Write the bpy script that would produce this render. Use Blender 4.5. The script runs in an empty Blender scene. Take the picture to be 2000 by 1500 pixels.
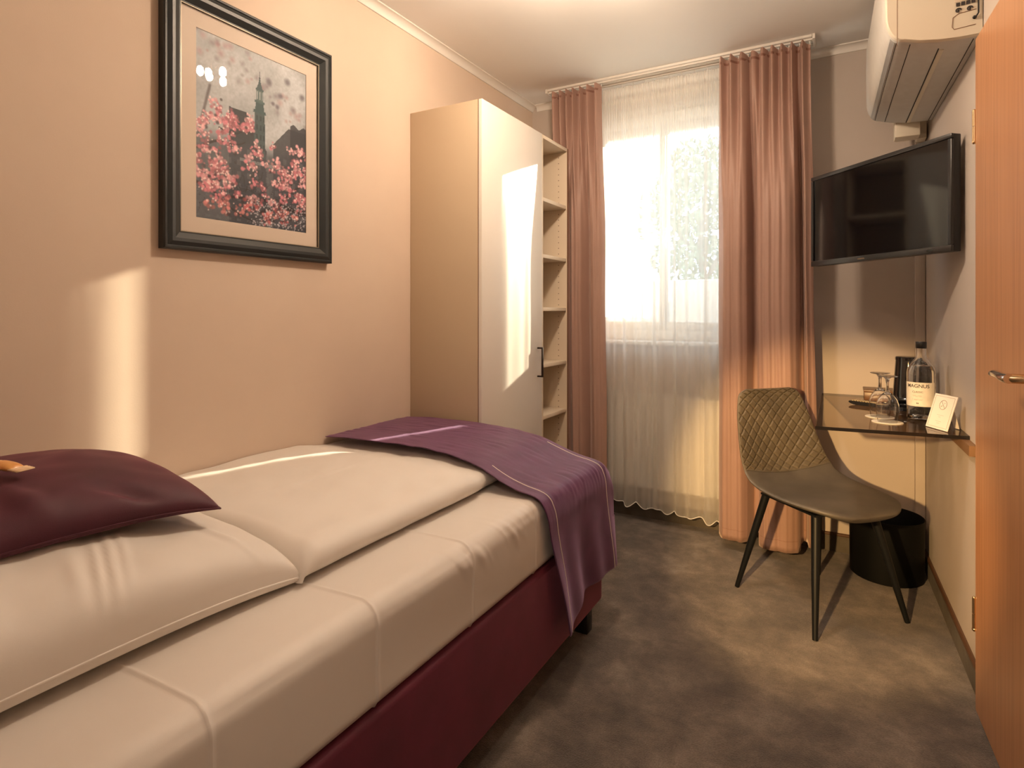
import bpy, bmesh, math, random
import numpy as np
from mathutils import Vector, Matrix, noise
PI = math.pi
random.seed(7)
S = bpy.context.scene
COL = S.collection

# ------------------------------------------------------------------ camera, light, exposure
cam_d = bpy.data.cameras.new('camera'); cam = bpy.data.objects.new('camera', cam_d); COL.objects.link(cam)
cam.location = (0, 0, 1.19); cam.rotation_euler = (PI/2, 0, math.radians(29.7))
cam_d.sensor_width = 36; cam_d.lens = 36*1140/2000; cam_d.shift_y = -0.07; cam_d.clip_start = 0.02
S.camera = cam
S.view_settings.view_transform = 'Standard'; S.view_settings.look = 'None'
S.view_settings.gamma = 1; S.view_settings.use_curve_mapping = False
S.view_settings.exposure = 0.0
S.cycles.max_bounces = 12; S.cycles.diffuse_bounces = 6; S.cycles.transmission_bounces = 10
S.cycles.transparent_max_bounces = 16; S.cycles.sample_clamp_indirect = 6
S.cycles.use_denoising = True

SKY = (0.74, 0.88, 1.0); SKY_S = 4.6
SUN_E = 32.0
BULB_E = 760.0
FILL_W = 13.0
SPOT_W = 430.0

w = bpy.data.worlds.new('sky'); S.world = w; w.use_nodes = True
bg = w.node_tree.nodes['Background']; bg.inputs[0].default_value = (*SKY, 1); bg.inputs[1].default_value = SKY_S

def lamp(name, kind, loc, energy, color, **k):
    d = bpy.data.lights.new(name, kind); d.energy = energy; d.color = color
    for a, b in k.items(): setattr(d, a, b)
    o = bpy.data.objects.new(name, d); o.location = loc; COL.objects.link(o); return o
sun = lamp('sun', 'SUN', (2, 6, 5), SUN_E, (1.0, 0.86, 0.62), angle=math.radians(0.5))
sun.rotation_euler = Vector((-.334, -1, -.365)).to_track_quat('-Z', 'Y').to_euler()
ZC_H = 2.51
LAMP_AT = Vector((-0.52, -0.02, 1.25))
fill = lamp('added_fill_light', 'AREA', (.0, -.75, ZC_H-.035), FILL_W, (1.0, 0.80, 0.62), shape='DISK', size=.22)  # added lamp behind the camera, lifts the fill on the near bed
spot = lamp('reading_light', 'SPOT', LAMP_AT, SPOT_W, (1.0, 0.60, 0.24), spot_size=math.radians(31), spot_blend=.5, shadow_soft_size=.03)
spot.rotation_euler = (Vector((0.02, 3.3, 0.20)) - LAMP_AT).to_track_quat('-Z', 'Y').to_euler()

# ------------------------------------------------------------------ materials
def mat(name, col, rough=.6, metal=0, **k):
    m = bpy.data.materials.new(name); m.use_nodes = True
    b = m.node_tree.nodes['Principled BSDF']
    b.inputs['Base Color'].default_value = (*col, 1); b.inputs['Roughness'].default_value = rough
    b.inputs['Metallic'].default_value = metal
    for a, v in k.items(): b.inputs[a.replace('_', ' ')].default_value = v
    return m
def N(m, t, **k):
    n = m.node_tree.nodes.new(t)
    for a, v in k.items(): setattr(n, a, v)
    return n
def L(m, a, b): m.node_tree.links.new(a, b)
def BS(m): return m.node_tree.nodes['Principled BSDF']
def coords(m, scale=(1, 1, 1), rot=(0, 0, 0)):
    tc = N(m, 'ShaderNodeTexCoord'); mp = N(m, 'ShaderNodeMapping')
    mp.inputs['Scale'].default_value = scale; mp.inputs['Rotation'].default_value = rot
    L(m, tc.outputs['Object'], mp.inputs[0]); return mp.outputs[0]
def noise_tex(m, vec, scale, detail=4, rough=.55, dist=0):
    n = N(m, 'ShaderNodeTexNoise'); n.inputs['Scale'].default_value = scale; n.inputs['Detail'].default_value = detail
    n.inputs['Roughness'].default_value = rough; n.inputs['Distortion'].default_value = dist
    L(m, vec, n.inputs['Vector']); return n.outputs['Fac']
def ramp(m, fac, stops):
    r = N(m, 'ShaderNodeValToRGB'); e = r.color_ramp.elements
    e[0].position, e[0].color = stops[0][0], (*stops[0][1], 1)
    e[1].position, e[1].color = stops[-1][0], (*stops[-1][1], 1)
    for p, c in stops[1:-1]:
        x = e.new(p); x.color = (*c, 1)
    L(m, fac, r.inputs[0]); return r.outputs[0]
def bump(m, h, strength=.3, dist=.002):
    b = N(m, 'ShaderNodeBump'); b.inputs['Strength'].default_value = strength; b.inputs['Distance'].default_value = dist
    L(m, h, b.inputs['Height']); L(m, b.outputs[0], BS(m).inputs['Normal']); return b
def mottled(name, c1, c2, scale, rough=.7, bs=None, bstr=.3, bdist=.001, stretch=(1, 1, 1), **k):
    m = mat(name, c1, rough, **k); v = coords(m, stretch)
    L(m, ramp(m, noise_tex(m, v, scale), [(.3, c1), (.7, c2)]), BS(m).inputs['Base Color'])
    if bs: bump(m, noise_tex(m, coords(m, stretch), bs, 3), bstr, bdist)
    return m

M = {}
M['wall'] = mottled('wall_paint', (.61, .49, .395), (.64, .52, .42), 3, .8, 240, .25, .0006)
M['back_wall'] = mottled('grey_wall_paint', (.50, .44, .39), (.53, .465, .41), 3, .8, 240, .25, .0006)
M['ceiling'] = mottled('ceiling_paint', (.80, .79, .77), (.83, .82, .80), 2, .85, 160, .2, .0005)
M['white_trim'] = mat('white_gloss', (.74, .71, .66), .4)
M['window_white'] = mat('window_white', (.80, .80, .78), .35)
M['carpet'] = mat('carpet', (.1, .08, .06), .95)
m = M['carpet']; v = coords(m)
n1 = noise_tex(m, v, 5.5, 9, .70, .15)
gr_ = noise_tex(m, coords(m), 190, 2, .6); ad = N(m, 'ShaderNodeMath', operation='MULTIPLY_ADD'); L(m, gr_, ad.inputs[0]); ad.inputs[1].default_value = .30; L(m, n1, ad.inputs[2]); sb = N(m, 'ShaderNodeMath', operation='SUBTRACT'); L(m, ad.outputs[0], sb.inputs[0]); sb.inputs[1].default_value = .15; n1 = sb.outputs[0]
L(m, ramp(m, n1, [(.34, (.050, .037, .027)), (.47, (.10, .076, .057)), (.58, (.165, .13, .10)), (.72, (.27, .22, .175))]), BS(m).inputs['Base Color'])
BS(m).inputs['Sheen Weight'].default_value = .25; BS(m).inputs['Sheen Roughness'].default_value = .5
bump(m, noise_tex(m, coords(m), 260, 2, .7), 1.0, .006)
M['skirting_carpet'] = mottled('skirting_carpet', (.10, .085, .065), (.14, .12, .095), 14, .95, 420, .8, .003)
M['brown_bead'] = mat('brown_bead', (.09, .045, .025), .4)
M['cream_panel'] = mottled('cream_laminate', (.50, .395, .275), (.53, .42, .295), 1.5, .45, 300, .12, .0003, (1, 1, .15))
M['door_panel'] = mottled('pale_laminate', (.74, .70, .64), (.77, .73, .67), 1.5, .33, 260, .12, .0003, (1, 1, .15))
M['shelf_panel'] = mat('shelf_laminate', (.68, .58, .45), .4)
M['edge_brown'] = mat('edge_band_brown', (.22, .11, .06), .5)
M['dark_metal'] = mat('dark_bronze', (.035, .022, .018), .35, .7)
M['hole'] = mat('drill_hole', (.12, .09, .06), .8)
# wood door
m = M['wood'] = mat('orange_veneer', (.5, .25, .12), .32); v = coords(m, (40, 40, 1.1))
nn = noise_tex(m, v, 1.6, 6, .6, .3)
L(m, ramp(m, nn, [(.25, (.40, .185, .082)), (.5, (.50, .245, .115)), (.8, (.58, .30, .15))]), BS(m).inputs['Base Color'])
bump(m, nn, .12, .0006)
M['brass'] = mat('brass', (.72, .52, .30), .22, 1)
M['chrome'] = mat('chrome', (.8, .76, .7), .12, 1)
# bedding
def fabric(name, c1, c2, rough=.85, sheen=.3, ws=900, wstr=.15, big=6, tint=(1, 1, 1)):
    m = mottled(name, c1, c2, big, rough, ws, wstr, .0006)
    BS(m).inputs['Sheen Weight'].default_value = sheen; BS(m).inputs['Sheen Roughness'].default_value = .4
    BS(m).inputs['Sheen Tint'].default_value = (*tint, 1); return m
M['sheet'] = fabric('white_sateen', (.68, .635, .585), (.71, .665, .615), .55, .15)
M['duvet'] = fabric('white_percale', (.73, .69, .64), (.76, .72, .67), .6, .15)
M['pillowcase'] = fabric('white_pillow_cotton', (.73, .69, .64), (.77, .73, .68), .55, .15)
M['burgundy'] = fabric('burgundy_velvet', (.065, .003, .014), (.105, .006, .025), .7, .35, 700, .35, 9, (.9, .3, .4))
M['cushion'] = fabric('wine_velvet', (.048, .006, .017), (.075, .009, .025), .65, .35, 600, .3, 9, (.7, .3, .35))
M['runner'] = fabric('purple_velvet', (.070, .020, .058), (.105, .032, .088), .62, .5, 500, .35, 14, (.75, .5, .8))
M['piping'] = mat('white_piping', (.72, .65, .58), .5)
M['drape'] = fabric('rose_drape', (.35, .215, .172), (.385, .238, .19), .55, .35, 700, .15, 5, (1, .8, .7))
M['tape'] = mat('curtain_tape', (.24, .12, .09), .8)
M['hem'] = mat('white_hem', (.85, .83, .78), .6)
def sheer_mat():
    m = bpy.data.materials.new('white_voile'); m.use_nodes = True; nt = m.node_tree; nt.nodes.clear()
    o = N(m, 'ShaderNodeOutputMaterial'); tr = N(m, 'ShaderNodeBsdfTransparent'); tl = N(m, 'ShaderNodeBsdfTranslucent'); df = N(m, 'ShaderNodeBsdfDiffuse')
    tl.inputs[0].default_value = (.93, .92, .88, 1); df.inputs[0].default_value = (.88, .85, .78, 1)
    a = N(m, 'ShaderNodeMixShader'); a.inputs[0].default_value = .45; L(m, tl.outputs[0], a.inputs[1]); L(m, df.outputs[0], a.inputs[2])
    lw = N(m, 'ShaderNodeLayerWeight'); lw.inputs[0].default_value = .42
    mr = N(m, 'ShaderNodeMapRange'); mr.inputs['From Min'].default_value = 0; mr.inputs['From Max'].default_value = .6
    mr.inputs['To Min'].default_value = .50; mr.inputs['To Max'].default_value = .95
    L(m, lw.outputs['Facing'], mr.inputs['Value'])
    b = N(m, 'ShaderNodeMixShader'); L(m, mr.outputs[0], b.inputs[0]); L(m, tr.outputs[0], b.inputs[1]); L(m, a.outputs[0], b.inputs[2])
    L(m, b.outputs[0], o.inputs[0]); return m
M['sheer'] = sheer_mat()
def thin_glass(name, tint, ior=1.5, rough=0.0):
    m = bpy.data.materials.new(name); m.use_nodes = True; nt = m.node_tree; nt.nodes.clear()
    o = N(m, 'ShaderNodeOutputMaterial'); tr = N(m, 'ShaderNodeBsdfTransparent'); gl = N(m, 'ShaderNodeBsdfGlossy'); fr = N(m, 'ShaderNodeFresnel')
    tr.inputs[0].default_value = (*tint, 1); gl.inputs['Roughness'].default_value = rough; fr.inputs[0].default_value = ior
    ge = N(m, 'ShaderNodeNewGeometry'); iv = N(m, 'ShaderNodeMath', operation='SUBTRACT'); iv.inputs[0].default_value = 1; L(m, ge.outputs['Backfacing'], iv.inputs[1])
    mu = N(m, 'ShaderNodeMath', operation='MULTIPLY'); L(m, fr.outputs[0], mu.inputs[0]); L(m, iv.outputs[0], mu.inputs[1])      # the exit face of the pane only lets light through
    b = N(m, 'ShaderNodeMixShader'); L(m, mu.outputs[0], b.inputs[0]); L(m, tr.outputs[0], b.inputs[1]); L(m, gl.outputs[0], b.inputs[2])
    L(m, b.outputs[0], o.inputs[0]); return m
M['pane'] = thin_glass('window_pane', (.97, .98, .98))
M['picture_glass'] = thin_glass('picture_glass', (.98, .98, .98), 1.45)
M['smoked'] = thin_glass('smoked_glass', (.74, .67, .60), 1.5, .01)
M['smoked_edge'] = mat('smoked_glass_edge', (.012, .010, .010), .15)
M['glass'] = mat('clear_glass', (1, 1, 1), .0, Transmission_Weight=1.0, IOR=1.45)
M['water'] = mat('water', (.97, 1, .99), 0, Transmission_Weight=1.0, IOR=1.33)
M['black_frame'] = mat('black_lacquer', (.014, .018, .020), .42)
M['frame_line'] = mat('gilt_edge', (.35, .30, .22), .35, .4)
M['mat_board'] = mat('mat_board', (.66, .56, .47), .8)
M['black_plastic'] = mat('black_plastic', (.010, .010, .011), .3)
M['black_gloss'] = mat('black_gloss', (.008, .008, .009), .07, Coat_Weight=.5)
M['screen'] = mat('tv_screen', (.003, .003, .004), .07, IOR=1.45)
M['ac_white'] = mat('cream_plastic', (.70, .64, .52), .45)
M['ac_grey'] = mottled('grey_plastic', (.56, .54, .50), (.60, .58, .54), 30, .5, 200, .2, .0005)
M['ac_silver'] = mat('silver_slat', (.42, .43, .42), .35, .4)
M['gap'] = mat('dark_gap', (.02, .018, .015), .9)
M['radiator'] = mat('radiator_enamel', (.72, .70, .66), .4)
m = M['leather'] = mottled('taupe_leather', (.070, .062, .052), (.115, .102, .084), 7, .48, 260, .25, .0006)
m = M['quilt'] = mottled('quilted_taupe_leather', (.10, .082, .056), (.145, .12, .082), 9, .5, 260, .25, .0006)
M['leg'] = mat('black_metal', (.005, .006, .007), .45, Specular_IOR_Level=.3)
M['bin'] = mat('black_bin', (.0015, .0018, .0018), .55, Specular_IOR_Level=.2)
M['dark_wood'] = mottled('dark_wood', (.12, .055, .025), (.17, .08, .035), 10, .35, None)
M['oak'] = mottled('oak_strip', (.17, .085, .035), (.22, .115, .05), 12, .5, None, stretch=(1, .1, 1))
M['coaster'] = mat('coaster_paper', (.80, .74, .62), .8)
M['label'] = mottled('paper_label', (.62, .58, .52), (.70, .66, .59), 60, .6)
M['ink'] = mat('black_ink', (.03, .025, .025), .7)
M['soft_ink'] = mat('grey_ink', (.30, .26, .24), .7)
M['card'] = mat('white_card', (.80, .74, .70), .6)
M['foil'] = mottled('gold_wrapper', (.72, .30, .08), (.85, .48, .16), 40, .3)
M['foil_white'] = mat('wrapper_band', (.80, .58, .35), .4)
M['button'] = mat('grey_rubber_button', (.45, .36, .22), .5)

# ------------------------------------------------------------------ mesh helpers
ORG = {}
def link(o): COL.objects.link(o); return o
def finish(me, ang=35):
    for p in me.polygons: p.use_smooth = True
    me.set_sharp_from_angle(angle=math.radians(ang))
def obj(name, bm, m, parent=None, ang=35, recalc=True):
    if isinstance(bm, tuple):
        b = bmesh.new(); vs = [b.verts.new(p) for p in bm[0]]
        for f in bm[1]:
            try: b.faces.new([vs[i] for i in f])
            except ValueError: pass
        bm = b
    if recalc: bmesh.ops.recalc_face_normals(bm, faces=bm.faces)
    org = ORG.get(parent.name) if parent else None
    if org is None and parent is None:
        # origin at base centre of a single-mesh thing
        xs = [v.co for v in bm.verts]
        org = Vector(((min(c.x for c in xs)+max(c.x for c in xs))/2, (min(c.y for c in xs)+max(c.y for c in xs))/2, min(c.z for c in xs)))
        bmesh.ops.translate(bm, verts=bm.verts, vec=-org); place = org; mine = org
    else:
        bmesh.ops.translate(bm, verts=bm.verts, vec=-org); place = Vector((0, 0, 0)); mine = org
    me = bpy.data.meshes.new(name); bm.to_mesh(me); bm.free()
    mats = m if isinstance(m, (list, tuple)) else [m]
    for x in mats: me.materials.append(x)
    finish(me, ang)
    o = bpy.data.objects.new(name, me); link(o); o.location = place
    if parent: o.parent = parent
    ORG[o.name] = mine
    return o
def tag(o, label, cat, group=None):
    o['label'] = label; o['category'] = cat
    if group: o['group'] = group
    return o
def thing(name, label, cat, loc, group=None):
    o = bpy.data.objects.new(name, None); link(o); o.location = loc; o.empty_display_size = .1
    ORG[o.name] = Vector(loc); return tag(o, label, cat, group)
def struct(name, bm, m, parent=None, ang=35):
    o = obj(name, bm, m, parent, ang)
    if parent is None: o['kind'] = 'structure'
    return o
def B(): return bmesh.new()
def box(bm, x0, x1, y0, y1, z0, z1, bev=0, mi=0, seg=2):
    r = bmesh.ops.create_cube(bm, size=1); vs = r['verts']
    for v in vs: v.co = Vector(((x0+x1)/2+v.co.x*(x1-x0), (y0+y1)/2+v.co.y*(y1-y0), (z0+z1)/2+v.co.z*(z1-z0)))
    fs = set(f for v in vs for f in v.link_faces)
    for f in fs: f.material_index = mi
    if bev: bmesh.ops.bevel(bm, geom=list(set(e for f in fs for e in f.edges)), offset=bev, segments=seg, profile=.5, affect='EDGES')
    return bm
def xbox(c, ax, ay, az, hx, hy, hz, bm=None, bev=0, mi=0):
    bm = bm or B(); r = bmesh.ops.create_cube(bm, size=2); vs = r['verts']
    fs = set(f for v in vs for f in v.link_faces)
    for f in fs: f.material_index = mi
    for v in vs: v.co = Vector((v.co.x*hx, v.co.y*hy, v.co.z*hz))
    if bev:
        r2 = bmesh.ops.bevel(bm, geom=list(set(e for f in fs for e in f.edges)), offset=bev, segments=2, profile=.5, affect='EDGES')
        vs = list(set(r2['verts']) | set(v for v in vs if v.is_valid))
    c = Vector(c)
    for v in vs: v.co = c+Vector(ax)*v.co.x+Vector(ay)*v.co.y+Vector(az)*v.co.z
    return bm
def lathe(bm, c, prof, n=48, mi=0):
    rings = []
    for r, z in prof:
        if r < 1e-6: rings.append([bm.verts.new((c[0], c[1], c[2]+z))])
        else: rings.append([bm.verts.new((c[0]+r*math.cos(2*PI*i/n), c[1]+r*math.sin(2*PI*i/n), c[2]+z)) for i in range(n)])
    for a, b in zip(rings, rings[1:]):
        for i in range(n):
            j = (i+1) % n
            q = [a[i % len(a)], a[j % len(a)], b[j % len(b)], b[i % len(b)]]
            u = []
            for x in q:
                if x not in u: u.append(x)
            if len(u) > 2:
                f = bm.faces.new(u); f.material_index = mi
    return bm
def tube(bm, pts, rad, n=12, closed=False, mi=0, cap=True):
    pts = [Vector(p) for p in pts]; k = len(pts); rs = rad if isinstance(rad, (list, tuple)) else [rad]*k
    up = Vector((0, 0, 1)); prev = None; rings = []
    for i, p in enumerate(pts):
        a = pts[(i-1) % k] if (closed or i > 0) else p; b = pts[(i+1) % k] if (closed or i < k-1) else p
        t = (b-a).normalized()
        if prev is None:
            s = t.cross(up) if abs(t.z) < .95 else t.cross(Vector((1, 0, 0)))
        else: s = prev-t*prev.dot(t)
        s.normalize(); prev = s; q = t.cross(s)
        rings.append([bm.verts.new(p+(s*math.cos(2*PI*j/n)+q*math.sin(2*PI*j/n))*rs[i]) for j in range(n)])
    R = rings+([rings[0]] if closed else [])
    for a, b in zip(R, R[1:]):
        for j in range(n):
            f = bm.faces.new((a[j], a[(j+1) % n], b[(j+1) % n], b[j])); f.material_index = mi
    if cap and not closed:
        f = bm.faces.new(rings[0]); f.material_index = mi; f = bm.faces.new(rings[-1]); f.material_index = mi
    return bm
def sphere(bm, c, r, u=20, v=12, mi=0):
    q = bmesh.ops.create_uvsphere(bm, u_segments=u, v_segments=v, radius=r)
    for x in q['verts']: x.co += Vector(c)
    for f in set(f for x in q['verts'] for f in x.link_faces): f.material_index = mi
    return bm
def grid(fn, nu, nv, closed_u=False):
    V = [fn(i/(nu if closed_u else nu-1), j/(nv-1)) for j in range(nv) for i in range(nu)]; F = []
    for j in range(nv-1):
        for i in range(nu if closed_u else nu-1):
            k = (i+1) % nu; F.append((j*nu+i, j*nu+k, (j+1)*nu+k, (j+1)*nu+i))
    return V, F
def loops(rings, cap=True):
    n = len(rings[0]); V = [p for r in rings for p in r]; F = []
    for j in range(len(rings)-1):
        for i in range(n):
            k = (i+1) % n; F.append((j*n+i, j*n+k, (j+1)*n+k, (j+1)*n+i))
    if cap: F.append(tuple(range(n))); F.append(tuple(range((len(rings)-1)*n, len(rings)*n)))
    return V, F
def sm(a, b, x):
    t = min(1, max(0, (x-a)/(b-a))); return t*t*(3-2*t)
def nz(x, y, z=0.0): return noise.noise(Vector((x, y, z)))
def text_mesh(s, size, extrude=0.0002, bold=0.0):
    c = bpy.data.curves.new('lettering', 'FONT'); c.body = s; c.size = size; c.align_x = 'CENTER'; c.align_y = 'CENTER'; c.extrude = extrude; c.offset = bold
    o = bpy.data.objects.new('lettering', c); link(o); dg = bpy.context.evaluated_depsgraph_get()
    me = bpy.data.meshes.new_from_object(o.evaluated_get(dg)); bpy.data.objects.remove(o)
    bm = B(); bm.from_mesh(me); bpy.data.meshes.remove(me); return bm

# ------------------------------------------------------------------ room
XL = -1.748; YB = 3.33; ZC = 2.51; SL = .034
def XR(y): return .325+(YB-y)*SL
WX0, WX1, WZ0, WZ1 = -1.40, -.36, 1.025, 2.37      # window opening
struct('floor', box(B(), -2.0, .75, -1.7, 3.6, -.1, 0), M['carpet'])
struct('ceiling', box(B(), -2.0, .75, -1.7, 3.6, ZC, ZC+.1), M['ceiling'])
struct('wall_left', box(B(), XL-.2, XL, -1.7, YB, 0, ZC), M['wall'])
bm = B()
box(bm, XL-.2, WX0, YB, YB+.24, 0, ZC); box(bm, WX1, .75, YB, YB+.24, 0, ZC)
box(bm, WX0, WX1, YB, YB+.24, 0, WZ0); box(bm, WX0, WX1, YB, YB+.24, WZ1, ZC)
struct('wall_back', bm, M['back_wall'])
v8 = []
for z in (0, ZC):
    v8 += [(XR(-1.7), -1.7, z), (.75, -1.7, z), (.75, YB, z), (XR(YB), YB, z)]
struct('wall_right', (v8, [(0, 1, 2, 3), (4, 5, 6, 7), (0, 1, 5, 4), (1, 2, 6, 5), (2, 3, 7, 6), (3, 0, 4, 7)]), M['back_wall'])
struct('wall_head', box(B(), XL, -.42, -.22, -.12, 0, ZC), M['wall'])
struct('wall_rear', box(B(), -2.0, .75, -1.8, -1.7, 0, ZC), M['wall'])
# cornice (cove profile swept along the walls)
def cornice(name, p0, p1, inward):
    p0, p1, q = Vector(p0), Vector(p1), Vector(inward)
    prof = [(0, -.036), (.006, -.036), (.008, -.03)]+[(.008+.026*(1-math.cos(a)), -.03+.024*math.sin(a)) for a in [PI/2*i/6 for i in range(1, 7)]]+[(.036, -.006), (.036, 0), (0, 0)]
    R = [[(p+q*a+Vector((0, 0, ZC+b))) for a, b in prof] for p in (p0, p1)]
    return struct(name, loops(R), M['white_trim'])
cornice('trim_1', (XL, -.12, 0), (XL, YB, 0), (1, 0, 0))
cornice('trim_2', (XL+.036, YB, 0), (XR(YB)-.036, YB, 0), (0, -1, 0))
cornice('trim_3', (XR(-1.7), -1.7, 0), (XR(YB), YB, 0), (-1, 0, 0))
# skirting: carpet strip with a brown bead on top
def skirting(name, p0, p1, inward):
    p0, p1, q = Vector(p0), Vector(p1), Vector(inward)
    R = [[p+q*a+Vector((0, 0, b)) for a, b in ((0, 0), (.008, 0), (.008, .078), (0, .078))] for p in (p0, p1)]
    o = struct(name, loops(R), M['skirting_carpet'])
    R = [[p+q*a+Vector((0, 0, b)) for a, b in ((0, .0785), (.011, .0785), (.012, .083), (.011, .088), (.006, .092), (0, .092))] for p in (p0, p1)]
    obj('skirting_bead', loops(R), M['brown_bead'], o); return o
skirting('baseboard_right', (XR(2.2), 2.2, 0), (XR(YB), YB, 0), (-1, 0, 0))
skirting('baseboard_back', (XL, YB, 0), (XR(YB)-.012, YB, 0), (0, -1, 0))
skirting('baseboard_left', (XL, -.12, 0), (XL, YB-.012, 0), (1, 0, 0))

# window
wy = YB+.10
bm = B()
for a in ((WX0, WX1, WZ1-.07, WZ1), (WX0, WX1, WZ0, WZ0+.06), (WX0, WX0+.06, WZ0+.06, WZ1-.07), (WX1-.06, WX1, WZ0+.06, WZ1-.07)):
    box(bm, a[0], a[1], wy, wy+.07, a[2], a[3], .006)
box(bm, -.942, -.918, wy, wy+.07, WZ0+.06, WZ1-.07, .006)
win = struct('window_1', bm, M['window_white'])
cz0, cz1 = WZ0+.061, WZ1-.071
for cx0, cx1, hs_ in ((WX0+.061, -.943, 1), (-.917, WX1-.061, 0)):
    bm = B()
    for a in ((cx0, cx1, cz1-.05, cz1), (cx0, cx1, cz0, cz0+.05), (cx0, cx0+(.05 if hs_ else .012), cz0+.05, cz1-.05), (cx1-(.012 if hs_ else .05), cx1, cz0+.05, cz1-.05)):
        box(bm, a[0], a[1], wy+.005, wy+.06, a[2], a[3], .006)
    sash = obj('window_frame', bm, M['window_white'], win)
    obj('window_pane', box(B(), cx0+.008, cx1-.008, wy+.03, wy+.034, cz0+.045, cz1-.045), M['pane'], sash)
bm = B(); box(bm, -.915, -.906, wy-.012, wy+.005, 1.62, 1.69, .003); box(bm, -.915, -.906, wy-.034, wy-.020, 1.56, 1.68, .003); box(bm, -.914, -.907, wy-.022, wy-.010, 1.655, 1.675)
obj('window_handle', bm, M['window_white'], sash)
struct('trim_4', box(B(), WX0-.03, WX1+.03, YB-.045, YB+.0985, WZ0-.022, WZ0-.0005, .004), M['window_white'])

# ------------------------------------------------------------------ outside: added sun block, garden wall, tree
hs = thing('added_sun_block', 'added pale house block, out of view, that cuts the sun at the window', 'sun blocker', (3.4, 9.0, 0))
hq = [(.445, 7.4), (6.4, 6.2), (8.2, 10.2), (2.2, 11.4)]  # unseen block, near corner placed to narrow the sun patch indoors
def prism(q, z0, z1, g=0):
    cx = sum(p[0] for p in q)/4; cy = sum(p[1] for p in q)/4
    V = [Vector((cx+(x-cx)*(1+g), cy+(y-cy)*(1+g), z)) for z in (z0, z1) for x, y in q]
    return V, [(0, 1, 2, 3), (4, 5, 6, 7)]+[(i, (i+1) % 4, (i+1) % 4+4, i+4) for i in range(4)]
obj('wall', prism(hq, 0, 5.2), mat('render', (.6, .56, .5), .9), hs)
obj('roof', prism(hq, 5.201, 5.35, .01), mat('roof_tiles', (.25, .1, .07), .8), hs)
tag(obj('parapet', box(B(), -3.4, 1.6, 3.85, 3.95, -.1, 1.40, .01), mat('white_render', (.80, .80, .79), .8)), 'white parapet just outside the window behind the sheer curtain', 'parapet')
gr = obj('ground', box(B(), -12, 12, 3.8, 16, -.3, -.1), mottled('gravel', (.35, .34, .3), (.42, .4, .36), 6, .9)); gr['kind'] = 'structure'
tree = thing('garden_tree', 'blurred leafy tree outside the window behind the sheer curtain', 'tree', (-1.75, 8.6, -.1))
bm = B(); tube(bm, [(-1.75, 8.6, -.1), (-1.72, 8.62, 1.2), (-1.8, 8.6, 2.2), (-1.7, 8.6, 3.2)], [.08, .06, .04, .02])
tube(bm, [(-1.74, 8.6, 1.6), (-1.3, 8.5, 2.4), (-1.0, 8.4, 3.0)], [.035, .025, .015]); tube(bm, [(-1.76, 8.6, 1.9), (-2.3, 8.6, 2.6), (-2.6, 8.7, 3.2)], [.03, .02, .012])
obj('trunk', bm, mat('bark', (.2, .16, .12), .9), tree)
V = []; F = []
for k in range(4200):
    a = random.random()*2*PI; b = math.acos(2*random.random()-1); r = random.random()**.4
    c = Vector((-1.7+1.0*r*math.sin(b)*math.cos(a), 8.6+.7*r*math.sin(b)*math.sin(a), 2.55+1.15*r*math.cos(b)))
    if nz(c.x*1.6, c.y*1.6, c.z*1.6) < -.18: continue
    d = Vector((random.gauss(0, 1), random.gauss(0, 1), random.gauss(0, 1))).normalized(); e = d.orthogonal().normalized(); i = len(V); s = .062
    V += [c-d*s, c+e*s*.45, c+d*s, c-e*s*.45]; F.append((i, i+1, i+2, i+3))
obj('foliage', (V, F), mat('leaves', (.20, .25, .17), .7), tree, recalc=False)

# ------------------------------------------------------------------ radiator
rad = thing('panel_radiator', 'white panel radiator under the window behind the sheer curtain', 'radiator', (-.82, 3.26, .2))
bm = B(); box(bm, -1.22, -.42, 3.225, 3.24, .20, .70, .004)
for i in range(26): box(bm, -1.205+i*.0302, -1.190+i*.0302, 3.220, 3.226, .23, .67, .002)
obj('front_panel', bm, M['radiator'], rad)
obj('top_grille', box(B(), -1.225, -.415, 3.218, 3.31, .701, .722, .004), M['radiator'], rad)
obj('rear_panel', box(B(), -1.22, -.42, 3.285, 3.30, .20, .70, .004), M['radiator'], rad)
for x in (-1.1, -.55): obj('bracket', box(B(), x, x+.03, 3.30, 3.3285, .3, .6), M['radiator'], rad)
for x in (-1.0, -.64): obj('spacer', box(B(), x, x+.02, 3.2405, 3.2845, .22, .68), M['radiator'], rad)
bm = B(); tube(bm, [(-.40, 3.262, .24), (-.37, 3.262, .24), (-.37, 3.262, .0)], .009); tube(bm, [(-.44, 3.262, .24), (-.39, 3.262, .24)], .014)
obj('pipe', bm, M['radiator'], rad)

# ------------------------------------------------------------------ curtains
rail = thing('curtain_rail', 'white double-track curtain rail on the ceiling above the window', 'curtain rail', (-.8, 3.08, ZC-.022))
bm = B(); box(bm, -1.53, -.135, 3.105, 3.215, ZC-.014, ZC, .003)
for y in (3.13, 3.192):
    box(bm, -1.53, -.135, y-.009, y-.004, ZC-.022, ZC-.013); box(bm, -1.53, -.135, y+.004, y+.009, ZC-.022, ZC-.013)
obj('track', bm, M['white_trim'], rail)
for x in (-1.537, -.128): obj('end_cap', box(B(), x-.006, x+.006, 3.103, 3.217, ZC-.024, ZC, .002), M['white_trim'], rail)

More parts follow.
